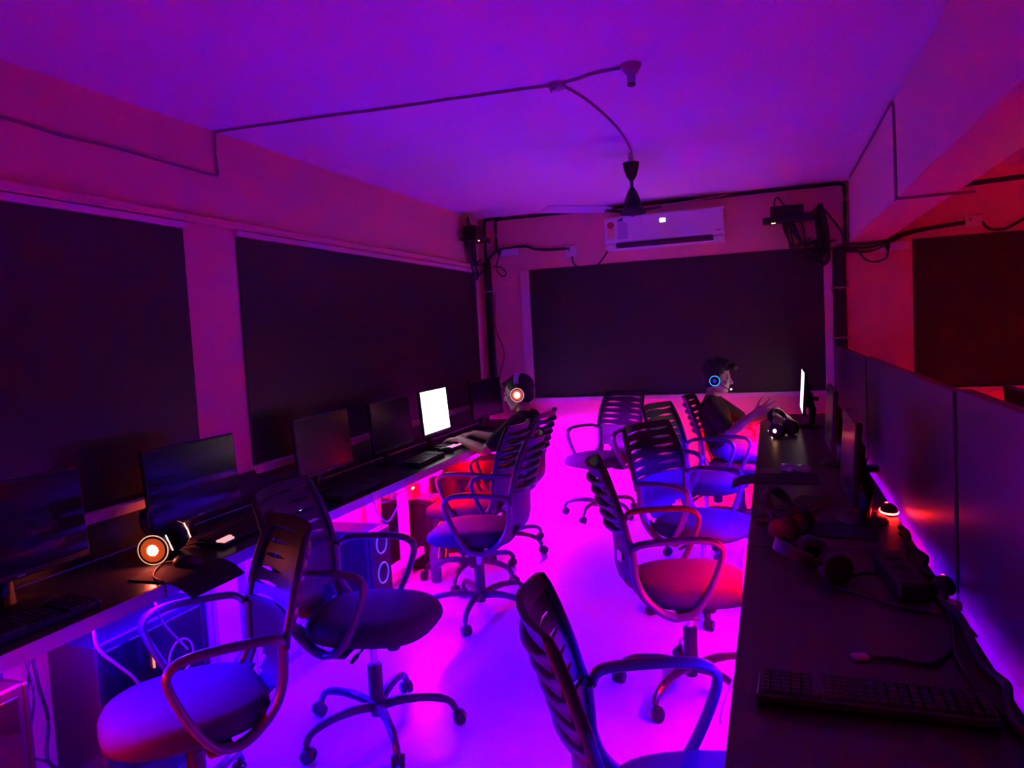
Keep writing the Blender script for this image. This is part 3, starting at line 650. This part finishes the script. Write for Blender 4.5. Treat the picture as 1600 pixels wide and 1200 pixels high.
# ---------------------------------------------------------------- black conduits on the back wall
yb = YB-0.022
cable('conduit_pipe', [(-2.36, yb, 2.30), (-2.36, yb, 2.52), (-2.355, yb, 2.565), (-2.32, yb, 2.578), (-2.2, yb, 2.58), (-1.5, yb, 2.577), (-0.6, yb, 2.577), (0.2, yb, 2.58), (0.52, yb, 2.58), (0.565, yb, 2.572), (0.58, yb, 2.54), (0.58, yb, 2.3), (0.58, yb, 2.12)], 0.013, M_CABLE, 'black conduit running along the top of the back wall and down beside the beam', 4, 'conduit')
cable('conduit_pipe', [(-2.47, yb, 2.20), (-2.47, yb, 2.52), (-2.46, yb, 2.575), (-2.42, yb, 2.585), (-2.30, yb+0.002, 2.59)], 0.014, M_CABLE, 'black bent conduit next to the left corner of the back wall', 4, 'conduit')
def duct(x0, x1, z0, z1, lb, clamps):
    t = thing('cable_duct', ((x0+x1)/2, YB-0.001, z0), 0, lb, 'cable duct')
    obj('duct', MB().box((0, -0.024, (z1-z0)/2), (x1-x0, 0.046, z1-z0), ch=0.018), M_CABLE, t)
    for z in clamps: obj('clamp', MB().box((0, -0.028, z-z0), ((x1-x0)+0.05, 0.052, 0.014), ch=0.003), M_GREYP, t, smooth=False)
    return t
duct(-2.50, -2.425, 0.80, 2.22, 'thick black vertical duct in the left corner of the back wall', [1.93, 1.05])
duct(0.485, 0.578, 0.75, 2.08, 'thick black vertical duct with pale clamps beside the right window board', [1.76, 1.36])
cable('wall_lead', [(-2.45, yb, 2.22), (-2.36, yb, 2.30), (-2.2, yb, 2.315), (-2.08, yb, 2.315), (-2.0, yb, 2.285), (-1.9, yb, 2.27), (-1.75, yb, 2.262), (-1.67, yb, 2.262)], 0.012, M_CABLE, 'black lead running along the back wall to the square socket', 4)
def socket(x, z, w_, h_, lb, plug=None):
    t = thing('wall_socket', (x, YB-0.001, z), 0, lb, 'socket', 'white wall sockets')
    obj('plate', MB().box((0, -0.014, 0), (w_, 0.026, h_), ch=0.004), M_WHITE, t, smooth=False)
    if plug is not None:
        p = obj('plug', MB().box((plug, -0.042, 0.0), (0.035, 0.03, 0.042), ch=0.008).cyl((plug, -0.04, -0.02), (plug+0.004, -0.038, -0.045), 0.012, 0.006, n=10), M_BLACK, t)
    else:
        obj('switch', MB().box((-w_*0.2, -0.03, 0.01), (0.018, 0.008, 0.028), ch=0.003), M_GREYP, t, smooth=False)
    return t
socket(-2.255, 2.285, 0.20, 0.085, 'long white socket strip in the left corner of the back wall', -0.075)
socket(-1.66, 2.232, 0.10, 0.10, 'square white socket beside the air conditioner')
socket(0.90, 2.055, 0.26, 0.075, 'long white socket strip under the beam', -0.02)
socket(1.475, 2.20, 0.115, 0.085, 'white socket strip above the far right window board')
cable('plug_lead', [(-2.33, YB-0.04, 2.25), (-2.36, YB-0.035, 2.19), (-2.37, YB-0.03, 2.12), (-2.31, YB-0.03, 2.06), (-2.28, YB-0.03, 2.09), (-2.32, YB-0.03, 2.14), (-2.40, YB-0.03, 2.16)], 0.006, M_CABLE, 'curled black plug lead under the left corner socket')
cable('plug_lead', [(-1.65, YB-0.03, 2.19), (-1.645, YB-0.03, 2.13), (-1.58, YB-0.03, 2.075), (-1.48, YB-0.03, 2.07), (-1.40, YB-0.03, 2.12), (-1.32, YB-0.05, 2.215)], 0.006, M_CABLE, 'black lead hanging from the square socket to the air conditioner')
cable('plug_lead', [(0.88, YB-0.04, 2.01), (0.87, YB-0.04, 1.97), (0.80, YB-0.03, 1.945), (0.72, YB-0.03, 1.97), (0.66, YB-0.03, 2.05), (0.58, YB-0.03, 2.07)], 0.007, M_CABLE, 'black plug lead curling under the beam socket')
for k in range(3):
    cable('wall_lead', [(0.55, yb-0.01*k, 2.055+0.025*k), (0.75, yb-0.012*k, 2.03+0.03*k), (0.88, yb-0.01*k, 2.075+0.018*k), (1.0, yb, 2.13+0.012*k), (1.15, yb, 2.16+0.008*k), (1.42, yb, 2.185+0.006*k)], 0.009, M_CABLE, ['lowest', 'middle', 'topmost'][k] + ' black lead of the bunch running under the beam to the far socket', 5)
cable('wall_lead', [(1.53, yb, 2.19), (1.58, yb, 2.13), (1.68, yb, 2.12), (1.80, yb, 2.18), (1.92, yb, 2.26), (2.05, yb, 2.34)], 0.010, M_CABLE, 'black lead sagging past the far right socket', 5)
cable('conduit_pipe', [(0.90, 4.6, 2.18), (1.2, 4.65, 2.2), (1.9, 4.7, 2.22)], 0.014, M_CABLE, 'short black conduit beyond the beam at the right edge', 4, 'conduit')
cable('wall_wire', [(-2.40, YB-0.03, 1.9), (-2.41, YB-0.03, 1.6), (-2.36, YB-0.03, 1.45), (-2.34, YB-0.03, 1.33), (-2.38, YB-0.03, 1.2), (-2.40, YB-0.03, 1.05), (-2.30, YB-0.03, 0.98)], 0.004, M_CABLE, 'thin loose wire hanging beside the left corner duct')

# ---------------------------------------------------------------- network boxes on brackets with hanging cables
def net_box(loc, rz, lb, w_):
    t = thing('network_box', loc, rz, lb, 'network box', 'network boxes high on the walls')
    obj('shelf', MB().box((0, -0.10, 0), (w_*1.55, 0.15, 0.018), ch=0.003), M_BLACK, t, smooth=False)
    obj('shelf_lip', MB().box((0, -0.172, 0.01), (w_*1.55, 0.008, 0.045), ch=0.002), M_BLACK, t, smooth=False)
    obj('bracket', MB().box((0, -0.045, -0.03), (0.03, 0.086, 0.05), ch=0.004), M_STEEL, t, smooth=False)
    b = obj('box', MB().box((-0.01, -0.095, 0.065), (w_, 0.12, 0.11), ch=0.006), M_BLACK, t, smooth=False)
    obj('status_light', MB().box((-w_*0.45, -0.174, -0.016), (0.03, 0.004, 0.006)), glow('amber', (1.0, 0.45, 0.15), 5.0), b, smooth=False)
    obj('antenna_loop', MB().tube(smooth_path([(-w_*0.4, -0.08, 0.11), (-w_*0.40, -0.07, 0.17), (-w_*0.30, -0.07, 0.20), (-w_*0.18, -0.07, 0.16), (-w_*0.05, -0.07, 0.115)], 5), 0.006, n=7), M_CABLE, b)
    rnd = random.Random(7)
    for k in range(7):
        x0 = rnd.uniform(-w_*0.2, w_*0.4); e = rnd.uniform(0.10, 0.30); dz = rnd.uniform(0.18, 0.34)
        obj('hanging_cable', MB().tube(smooth_path([(x0, -0.06, 0.0), (x0+0.02, -0.05, -0.08), (x0+e*0.4, -0.045, -dz), (x0+e*0.7, -0.04, -dz*0.95), (x0+e+w_*0.3, -0.035, -dz*0.75+rnd.uniform(-0.05, 0.05))], 5), 0.008, n=7), M_CABLE if k % 2 else M_STEEL, t)
    return t
net_box((0.155, YB-0.001, 2.315), 0, 'black network box on a wide shelf beside the air conditioner', 0.25)
net_box((XL+0.001, 6.38, 2.365), math.radians(90), 'black network box on a bracket above the left wall window', 0.24)
# bunched dark cables hanging beside the right network box
for k, (x, z0, z1, r) in enumerate([(0.385, 2.41, 1.98, 0.020), (0.41, 2.40, 2.0, 0.016), (0.435, 2.36, 1.95, 0.018), (0.365, 2.38, 2.08, 0.012)]):
    cable('cable_bundle', [(0.40, YB-0.04, 2.43), (x, YB-0.045-0.01*k, (z0+z1)/2+0.1), (x+0.012, YB-0.05-0.01*k, z1+0.06), (x-0.03, YB-0.05-0.01*k, z1)], r, M_CABLE, ['first', 'second', 'third', 'fourth'][k] + ' strand of the dark cable bunch beside the right network box', 5)
cable('cable_bundle', [(0.40, YB-0.035, 2.42), (0.47, YB-0.035, 2.33), (0.55, YB-0.035, 2.2), (0.565, YB-0.035, 2.1)], 0.008, M_CABLE, 'thin black cable slanting from the bunch to the beam conduit', 5)
cable('cable_bundle', [(0.27, YB-0.08, 2.37), (0.33, YB-0.05, 2.375), (0.40, YB-0.04, 2.43)], 0.005, M_CABLE, 'short lead from the right network box to the cable bunch', 5)

# ---------------------------------------------------------------- loose cables and small things
rnd = random.Random(11)
for k in range(6):
    y0, y1 = 1.61+0.035*k, rnd.uniform(1.63, 1.80); x = rnd.uniform(-2.36, -2.22)
    pts = [(x, y0, 0.715), (x+0.02, y0+rnd.uniform(-0.04, 0.06), 0.52), (x+rnd.uniform(-0.05, 0.05), (y0+y1)/2+rnd.uniform(-0.08, 0.08), 0.36), (x+0.01, y1+rnd.uniform(-0.1, 0.06), 0.24), (x+0.05, y0+rnd.uniform(-0.04, 0.12), 0.14), (x, y1, 0.05), (x-0.05, y1+0.08, 0.012)]
    tag(obj('tangled_cable', MB().tube(smooth_path(pts, 6), rnd.uniform(0.004, 0.007), n=6), M_CABLE), ['leftmost', 'second from left', 'third from left', 'third from right', 'second from right', 'rightmost'][k] + ' black cable hanging in the tangle under the near left desk', 'cable', 'tangled cables under the near left desk')
M_LCAB = mat('pale_cable', (0.45, 0.42, 0.45), 0.5, var=0.05)
cable('drooping_cable', [(-2.035, 1.79, 0.715), (-2.035, 1.80, 0.63), (-2.03, 1.86, 0.55), (-2.03, 1.92, 0.48), (-2.035, 1.97, 0.40)], 0.005, M_LCAB, 'pale cable arching down in front of the sideways computer tower')
cable('drooping_cable', [(-2.035, 2.04, 0.715), (-2.03, 2.06, 0.62), (-2.025, 2.12, 0.53), (-2.03, 2.17, 0.47)], 0.004, M_LCAB, 'second pale cable hanging at the far half of the sideways computer tower')
cable('drooping_cable', [(-1.992, 3.50, 0.757), (-1.990, 3.505, 0.70), (-1.99, 3.55, 0.63), (-1.99, 3.64, 0.565), (-1.99, 3.74, 0.60), (-1.99, 3.86, 0.69), (-1.992, 3.92, 0.757)], 0.004, M_LCAB, 'thin pale cable looping below the front rail of the middle left desk')
cable('drooping_cable', [(-1.985, 3.54, 0.69), (-1.985, 3.65, 0.675), (-1.985, 3.78, 0.69), (-1.985, 3.9, 0.685)], 0.003, mat('red_cable', (0.5, 0.05, 0.06), 0.5), 'thin red wire clipped along the front rail of the middle left desk')
cable('mouse_cable', [(-2.12, 2.235, ZD+0.02), (-2.16, 2.22, ZD+0.012), (-2.12, 2.14, ZD+0.008), (-2.06, 2.08, ZD+0.009), (-1.992, 2.05, ZD+0.006), (-1.985, 2.045, 0.70)], 0.003, M_CABLE, 'thin mouse lead running over the left desk edge by the drooping pad')
cable('hanging_lead', [(-0.115, 2.95, 0.69), (-0.125, 2.95, 0.60), (-0.13, 2.95, 0.49), (-0.14, 2.95, 0.36), (-0.132, 2.95, 0.29), (-0.16, 2.94, 0.22), (-0.20, 2.93, 0.13), (-0.225, 2.93, 0.05), (-0.228, 2.93, 0.008)], 0.0045, M_LCAB, 'pale lead with a switch hanging from the right desk edge to the floor')
sw = tag(obj('inline_switch', MB().tube([(-0.137, 2.95, 0.285), (-0.145, 2.947, 0.255), (-0.163, 2.942, 0.215)], [0.008, 0.014, 0.009], n=8), M_BLACK), 'dark inline switch on the lead hanging from the right desk', 'switch')
tag(obj('plug_adapter', MB().box((-0.118, 2.97, 0.60), (0.022, 0.03, 0.07), ch=0.006), mat('red_plastic', (0.45, 0.06, 0.06), 0.4)), 'small reddish plug hanging at the edge of the right desk', 'adapter')
pts = [(0.424+0.012*math.sin(k*1.7)+0.006*math.sin(k*4.1), 3.05-0.08*k, ZD+0.012+0.006*abs(math.sin(k*2.1))) for k in range(24)]
cable('desk_cable', pts, 0.010, M_CABLE, 'thick black cable lying along the partition on the right desk', 4)
pts = [(0.395+0.02*math.sin(k*0.9+1), 2.98-0.1*k, ZD+0.009) for k in range(20)]
cable('desk_cable', pts, 0.006, M_CABLE, 'thinner black cable beside the thick one along the partition', 4)
cable('desk_cable', [(0.16, 2.44, ZD+0.006), (0.24, 2.50, ZD+0.006), (0.30, 2.50, ZD+0.012), (0.32, 2.47, ZD+0.03)], 0.005, M_CABLE, 'short black lead from the unlit headset to the power block')
cable('desk_cable', [(0.16, 2.36, ZD+0.006), (0.24, 2.28, ZD+0.008), (0.31, 2.22, ZD+0.006), (0.42, 2.16, ZD+0.008), (0.445, 2.05, ZD+0.008)], 0.004, M_CABLE, 'curved black lead in front of the power block on the right desk')
cable('desk_cable', [(0.19, 1.88, ZD+0.006), (0.25, 1.885, ZD+0.006), (0.31, 1.87, ZD+0.006), (0.36, 1.93, ZD+0.006), (0.40, 2.05, ZD+0.007)], 0.005, M_CABLE, 'black lead ending in a pink tag near the long keyboard')
tag(obj('cable_tag', MB().box((0.172, 1.88, ZD+0.006), (0.036, 0.03, 0.010), rotz(0.2), ch=0.003), mat('pink_tag', (0.6, 0.25, 0.3), 0.6)), 'small pinkish tag on a lead near the long keyboard', 'tag')
tag(obj('cable_tag', MB().box((0.435, 2.24, ZD+0.014), (0.028, 0.035, 0.026), rotz(0.7), ch=0.004), MATS['pink_tag']), 'small pinkish plug lying against the partition cables', 'tag')
pbk = thing('power_block', (0.335, 2.43, ZD), math.radians(6), 'black power block lying on the right desk before the partition', 'power block')
obj('block', MB().box((0, 0, 0.028), (0.085, 0.30, 0.055), ch=0.008), M_BLACK, pbk, smooth=False)
for k in range(3): obj('outlet', MB().cyl((0, -0.09+0.09*k, 0.055), (0, -0.09+0.09*k, 0.058), 0.021, n=16), M_PLAST, pbk)
# crumpled clear packet on the overhanging pad
b = MB(); rs = []; rnd = random.Random(2)
for i in range(9):
    rs.append([(0.09*math.cos(2*PI*k/14)*math.sin(PI*(i+0.6)/9.2)*rnd.uniform(0.8, 1.1), -0.075+0.15*i/8+rnd.uniform(-0.006, 0.006), 0.012+(0.011+0.012*rnd.random())*math.sin(2*PI*k/14)) for k in range(14)])
pk = obj('snack_packet', b.rings(rs), mat('clear_film', (0.5, 0.5, 0.55), 0.12, var=0.2, alpha=0.6), None, angle=20); pk.location = (0.10, 4.17, ZD+0.006); pk.rotation_euler = (0, 0, 1.3)
tag(pk, 'crumpled shiny packet on the overhanging mouse pad of the right desk', 'packet')

# ---------------------------------------------------------------- people
def fuse(mb, voxel, name, m, parent, smooth_it=5):
    # fuse the overlapping volumes into one continuous skin
    me = bpy.data.meshes.new('tmp'); me.from_pydata(mb.v, [], mb.f); me.update()
    o = bpy.data.objects.new('tmp', me); COL.objects.link(o)
    md = o.modifiers.new('r', 'REMESH'); md.mode = 'VOXEL'; md.voxel_size = voxel; md.use_smooth_shade = True
    ms = o.modifiers.new('s', 'SMOOTH'); ms.factor = 0.5; ms.iterations = smooth_it
    bpy.context.view_layer.update()
    dg = bpy.context.evaluated_depsgraph_get()
    ev = bpy.data.meshes.new_from_object(o.evaluated_get(dg)); ev.name = name
    bpy.data.objects.remove(o); bpy.data.meshes.remove(me)
    ev.materials.clear(); ev.materials.append(m)
    for p in ev.polygons: p.use_smooth = True
    return obj(name, ev, m, parent)
def hand(b, wrist, fwd, up, left, curl, spread, thumb_out):
    # palm from wrist along fwd; up = back of the hand; left = +1 for a left hand (thumb on its right side)
    f = Vector(fwd).normalized(); u = Vector(up); u = (u-f*u.dot(f)).normalized(); sd = u.cross(f)   # sd points to the hand's left
    W = Vector(wrist); th = -sd*left     # thumb side
    for q in (-0.026, -0.009, 0.009, 0.026): b.cap(W+f*0.012+sd*q*0.6, W+f*0.082+sd*q, 0.015, 0.0125)
    L = [0.070, 0.078, 0.073, 0.058]
    for i in range(4):
        q = 0.029-0.0193*i                           # from the thumb side
        base = W+f*0.085+th*q; d = (f+th*(1.5-i)*spread).normalized(); p = base; r = 0.0088; a = curl*(0.7+0.12*i)
        for k, fr in enumerate((0.45, 0.30, 0.25)):
            ang = a*(k+1); dd = (d*math.cos(ang)-u*math.sin(ang)).normalized(); p2 = p+dd*L[i]*fr
            b.cap(p, p2, r, r*0.92, n=10); p = p2; r *= 0.92
    d = (f*0.75+th*thumb_out-u*0.25).normalized(); p = W+f*0.025+th*0.024; r = 0.0115
    for fr in (0.040, 0.030, 0.024):
        p2 = p+d*fr; b.cap(p, p2, r, r*0.9, n=10); p = p2; r *= 0.9; d = (d+f*0.25-u*0.1*curl).normalized()
def person(loc, rz, label, P, shirt_m, trou_m, curly, pose):
    t = thing('person', loc, rz, label, 'person')
    J = {k: Vector(v) for k, v in P.items()}
    hc = J['head']; nod = roty(math.radians(pose['nod']))
    H_ = lambda x, y, z: hc + nod @ Vector((x, y, z))
    b = MB()
    # head and face
    b.ell(H_(-0.012, 0, 0.028), (0.098, 0.076, 0.094), nod, 18, 12); b.ell(H_(0.020, 0, -0.030), (0.070, 0.060, 0.078), nod, 16, 10)
    b.cap(H_(0.045, 0, -0.088), H_(0.062, 0, -0.092), 0.026, 0.019); b.cap(H_(-0.01, 0.045, -0.06), H_(0.045, 0.018, -0.092), 0.026, 0.02); b.cap(H_(-0.01, -0.045, -0.06), H_(0.045, -0.018, -0.092), 0.026, 0.02)
    b.cap(H_(0.084, 0, 0.008), H_(0.104, 0, -0.030), 0.008, 0.0115); b.ell(H_(0.096, 0.010, -0.034), (0.012, 0.008, 0.007)); b.ell(H_(0.096, -0.010, -0.034), (0.012, 0.008, 0.007))
    b.cap(H_(0.076, -0.034, 0.022), H_(0.076, 0.034, 0.022), 0.013, 0.013)
    b.cap(H_(0.078, -0.015, -0.056), H_(0.078, 0.015, -0.056), 0.0085, 0.0085); b.cap(H_(0.075, -0.014, -0.068), H_(0.075, 0.014, -0.068), 0.009, 0.009)
    for s_ in (-1, 1):
        b.ell(H_(-0.005, s_*0.078, -0.008), (0.020, 0.009, 0.032), nod); b.ell(H_(0.060, s_*0.036, -0.026), (0.022, 0.020, 0.020), nod)
    b.cap(J['neck'], H_(-0.02, 0, -0.05), 0.056, 0.050); b.cap(J['chest']+Vector((0, 0, 0.05)), J['neck'], 0.075, 0.056)
    # torso and limbs
    b.ell(J['chest'], (0.105, 0.150, 0.150), roty(math.radians(pose['lean']))); b.ell(J['belly'], (0.105, 0.135, 0.130)); b.ell(J['pelvis'], (0.115, 0.150, 0.095))
    for s_, k in ((1, 'l'), (-1, 'r')):
        sh, el, wr = J['sh'+k], J['el'+k], J['wr'+k]
        b.cap(J['neck']+Vector((0, s_*0.04, -0.03)), sh, 0.05, 0.052); b.cap(sh, el, 0.050, 0.037); b.cap(el, el+(wr-el)*0.35, 0.038, 0.040); b.cap(el+(wr-el)*0.35, wr, 0.039, 0.025)
        hp, kn, an = J['hip'+k], J['kn'+k], J['an'+k]
        b.cap(hp, kn, 0.080, 0.055); b.cap(kn, kn+(an-kn)*0.35, 0.054, 0.056); b.cap(kn+(an-kn)*0.35, an, 0.055, 0.036); b.cap(an, an+Vector((0.03, 0, -0.035)), 0.036, 0.033); b.cap(an+Vector((-0.02, 0, -0.045)), an+Vector((0.14, s_*0.01, -0.052)), 0.030, 0.026)
        hand(b, wr, pose['hf'+k], pose['hu'+k], s_, pose['curl'+k], pose['spread'+k], pose['th'+k])
    fuse(b, 0.0050, 'body', M_SKIN, t, 4)
    # shirt
    b = MB(); g = 0.014
    b.ell(J['chest'], (0.105+g, 0.150+g, 0.150+g), roty(math.radians(pose['lean']))); b.ell(J['belly'], (0.108+g, 0.138+g, 0.130+g)); b.ell(J['pelvis']+Vector((0, 0, 0.035)), (0.118+g, 0.152+g, 0.075))
    b.cap(J['chest']+Vector((-0.01, 0, 0.07)), J['neck']+Vector((0, 0, -0.02)), 0.098, 0.066)
    for s_, k in ((1, 'l'), (-1, 'r')):
        sh, el = J['sh'+k], J['el'+k]
        b.cap(J['neck']+Vector((0, s_*0.05, -0.035)), sh, 0.062, 0.066); b.cap(sh, sh+(el-sh)*pose['sleeve'], 0.066, 0.060)
    fuse(b, 0.008, 'tshirt', shirt_m, t, 4)
    # trousers
    b = MB(); b.ell(J['pelvis'], (0.122, 0.158, 0.090))
    for s_, k in ((1, 'l'), (-1, 'r')):
        hp, kn, an = J['hip'+k], J['kn'+k], J['an'+k]
        b.cap(J['pelvis']+Vector((0, s_*0.06, 0)), hp, 0.086, 0.090); b.cap(hp, kn, 0.090, 0.068); b.cap(kn, an+Vector((0, 0, 0.03)), 0.066, 0.056)
    fuse(b, 0.008, 'trousers', trou_m, t, 4)
    for s_, k in ((1, 'l'), (-1, 'r')):
        an = J['an'+k]; b = MB(); z0 = an.z
        out = lambda s2, z: [(an.x+0.055+0.135*s2*math.cos(2*PI*q/22), an.y+s_*0.005+0.047*s2*math.sin(2*PI*q/22)*(1+0.12*math.cos(2*PI*q/22)), z) for q in range(22)]
        b.rings([out(1, 0.002), out(1.02, 0.012), out(0.99, 0.035), out(0.85, 0.058), out(0.5, 0.075)])
        obj('shoe', b, M_SHOE, t)
    # hair
    b = MB(); b.ell(H_(-0.026, 0, 0.044), (0.103, 0.084, 0.098), nod, 16, 10); b.ell(H_(-0.050, 0, -0.010), (0.066, 0.076, 0.070), nod, 14, 8)
    rnd = random.Random(3 if curly else 5)
    if curly:
        b.ell(H_(0.0, 0, 0.105), (0.105, 0.075, 0.050), nod, 14, 8); b.cap(H_(0.05, 0, 0.098), H_(0.118, 0, 0.088), 0.036, 0.026)
        b.cap(H_(0.05, 0.03, 0.095), H_(0.108, 0.03, 0.085), 0.03, 0.024); b.cap(H_(0.05, -0.03, 0.095), H_(0.108, -0.03, 0.085), 0.03, 0.024)
        for q in range(26):
            a = rnd.uniform(0, 2*PI); rr_ = rnd.uniform(0.03, 0.09); b.ell(H_(rr_*math.cos(a)-0.0, 0.75*rr_*math.sin(a), 0.150-0.4*rr_+rnd.uniform(-0.01, 0.012)), (0.016, 0.016, 0.018))
    else:
        b.cap(H_(0.045, -0.03, 0.085), H_(0.096, -0.02, 0.074), 0.024, 0.014); b.cap(H_(0.045, 0.02, 0.088), H_(0.092, 0.02, 0.078), 0.026, 0.015)
        for q in range(10): b.ell(H_(0.085+rnd.uniform(-0.012, 0.018), rnd.uniform(-0.04, 0.04), 0.074+rnd.uniform(-0.008, 0.012)), (0.012, 0.010, 0.010))
    fuse(b, 0.006, 'hair', M_HAIR, t, 3)
    for s_ in (-1, 1):
        e = obj('eye', MB().ell(H_(0.079, s_*0.032, 0.003), (0.010, 0.013, 0.0075), nod), M_EYE, t)
        obj('iris', MB().ell(H_(0.0865, s_*0.032, 0.003), (0.004, 0.006, 0.006), nod), M_BLACK, e)
    return t, H_
baseP = dict(chest=(-0.135, 0, 0.83), belly=(-0.10, 0, 0.70), pelvis=(-0.06, 0, 0.60), neck=(-0.150, 0, 0.975), head=(-0.115, 0, 1.115),
    shl=(-0.15, 0.175, 0.925), shr=(-0.15, -0.175, 0.925), ell=(0.06, 0.255, 0.745), elr=(0.06, -0.255, 0.745), wrl=(0.30, 0.13, 0.815), wrr=(0.30, -0.16, 0.812),
    hipl=(-0.03, 0.095, 0.595), hipr=(-0.03, -0.095, 0.595), knl=(0.375, 0.13, 0.575), knr=(0.375, -0.13, 0.575), anl=(0.40, 0.13, 0.092), anr=(0.40, -0.13, 0.092))
pose1 = dict(nod=8, lean=-12, hfl=(1, -0.12, -0.10), hul=(0, 0, 1), curll=0.42, spreadl=0.16, thl=0.5, hfr=(1, 0.12, -0.10), hur=(0, 0, 1), curlr=0.42, spreadr=0.16, thr=0.5, sleeve=0.72)
p1, hf1 = person((-1.815, 5.12, 0), PI, 'person in a black t-shirt and glowing headset typing at the white monitor', baseP, M_TEE, M_TROU, False, pose1)
P2 = dict(baseP); P2.update(head=(-0.105, 0, 1.120), elr=(-0.01, -0.235, 0.735), wrr=(0.165, -0.21, 0.878), ell=(0.08, 0.25, 0.75), wrl=(0.28, 0.10, 0.83))
pose2 = dict(pose1); pose2.update(nod=4, hfr=(0.90, 0.05, 0.36), hur=(0.0, -1.0, 0.15), curlr=0.06, spreadr=0.36, thr=0.9)
p2, hf2 = person((-0.285, 5.92, 0), math.radians(-2), 'person in dark t-shirt and blue jeans with one hand raised at the right desk', P2, M_SHIRT, M_JEANS, True, pose2)
# headsets worn on the heads
band = mat('grey_patterned_band', (0.55, 0.5, 0.6), 0.6, var=0.6, scale=70)
hs = make_headset(ring=('rosewhite', (1.0, 0.45, 0.55), 1.4), disc=('blazing', (1.0, 0.17, 0.10), 14.0, 0.48), halo=('rose', (1.0, 0.12, 0.08), 0.7), r=0.049, band_mat=band, mic=-1)
hs.location = p1.matrix_basis @ hf1(-0.028, 0, -0.006); hs.rotation_euler = (0, math.radians(8), PI); tag(hs, 'headset with a blazing orange ear cup worn by the person at the left', 'headset', 'gaming headsets')
hs = make_headset(ring=('cyan', (0.02, 0.30, 1.0), 3.0), disc=('deepblue', (0.03, 0.06, 0.8), 0.5, 0.35), r=0.038, mic=-1)
hs.location = p2.matrix_basis @ hf2(-0.01, 0, -0.012); hs.rotation_euler = (0, math.radians(0), math.radians(-2)); tag(hs, 'headset with a blue light ring worn by the person at the right', 'headset', 'gaming headsets')
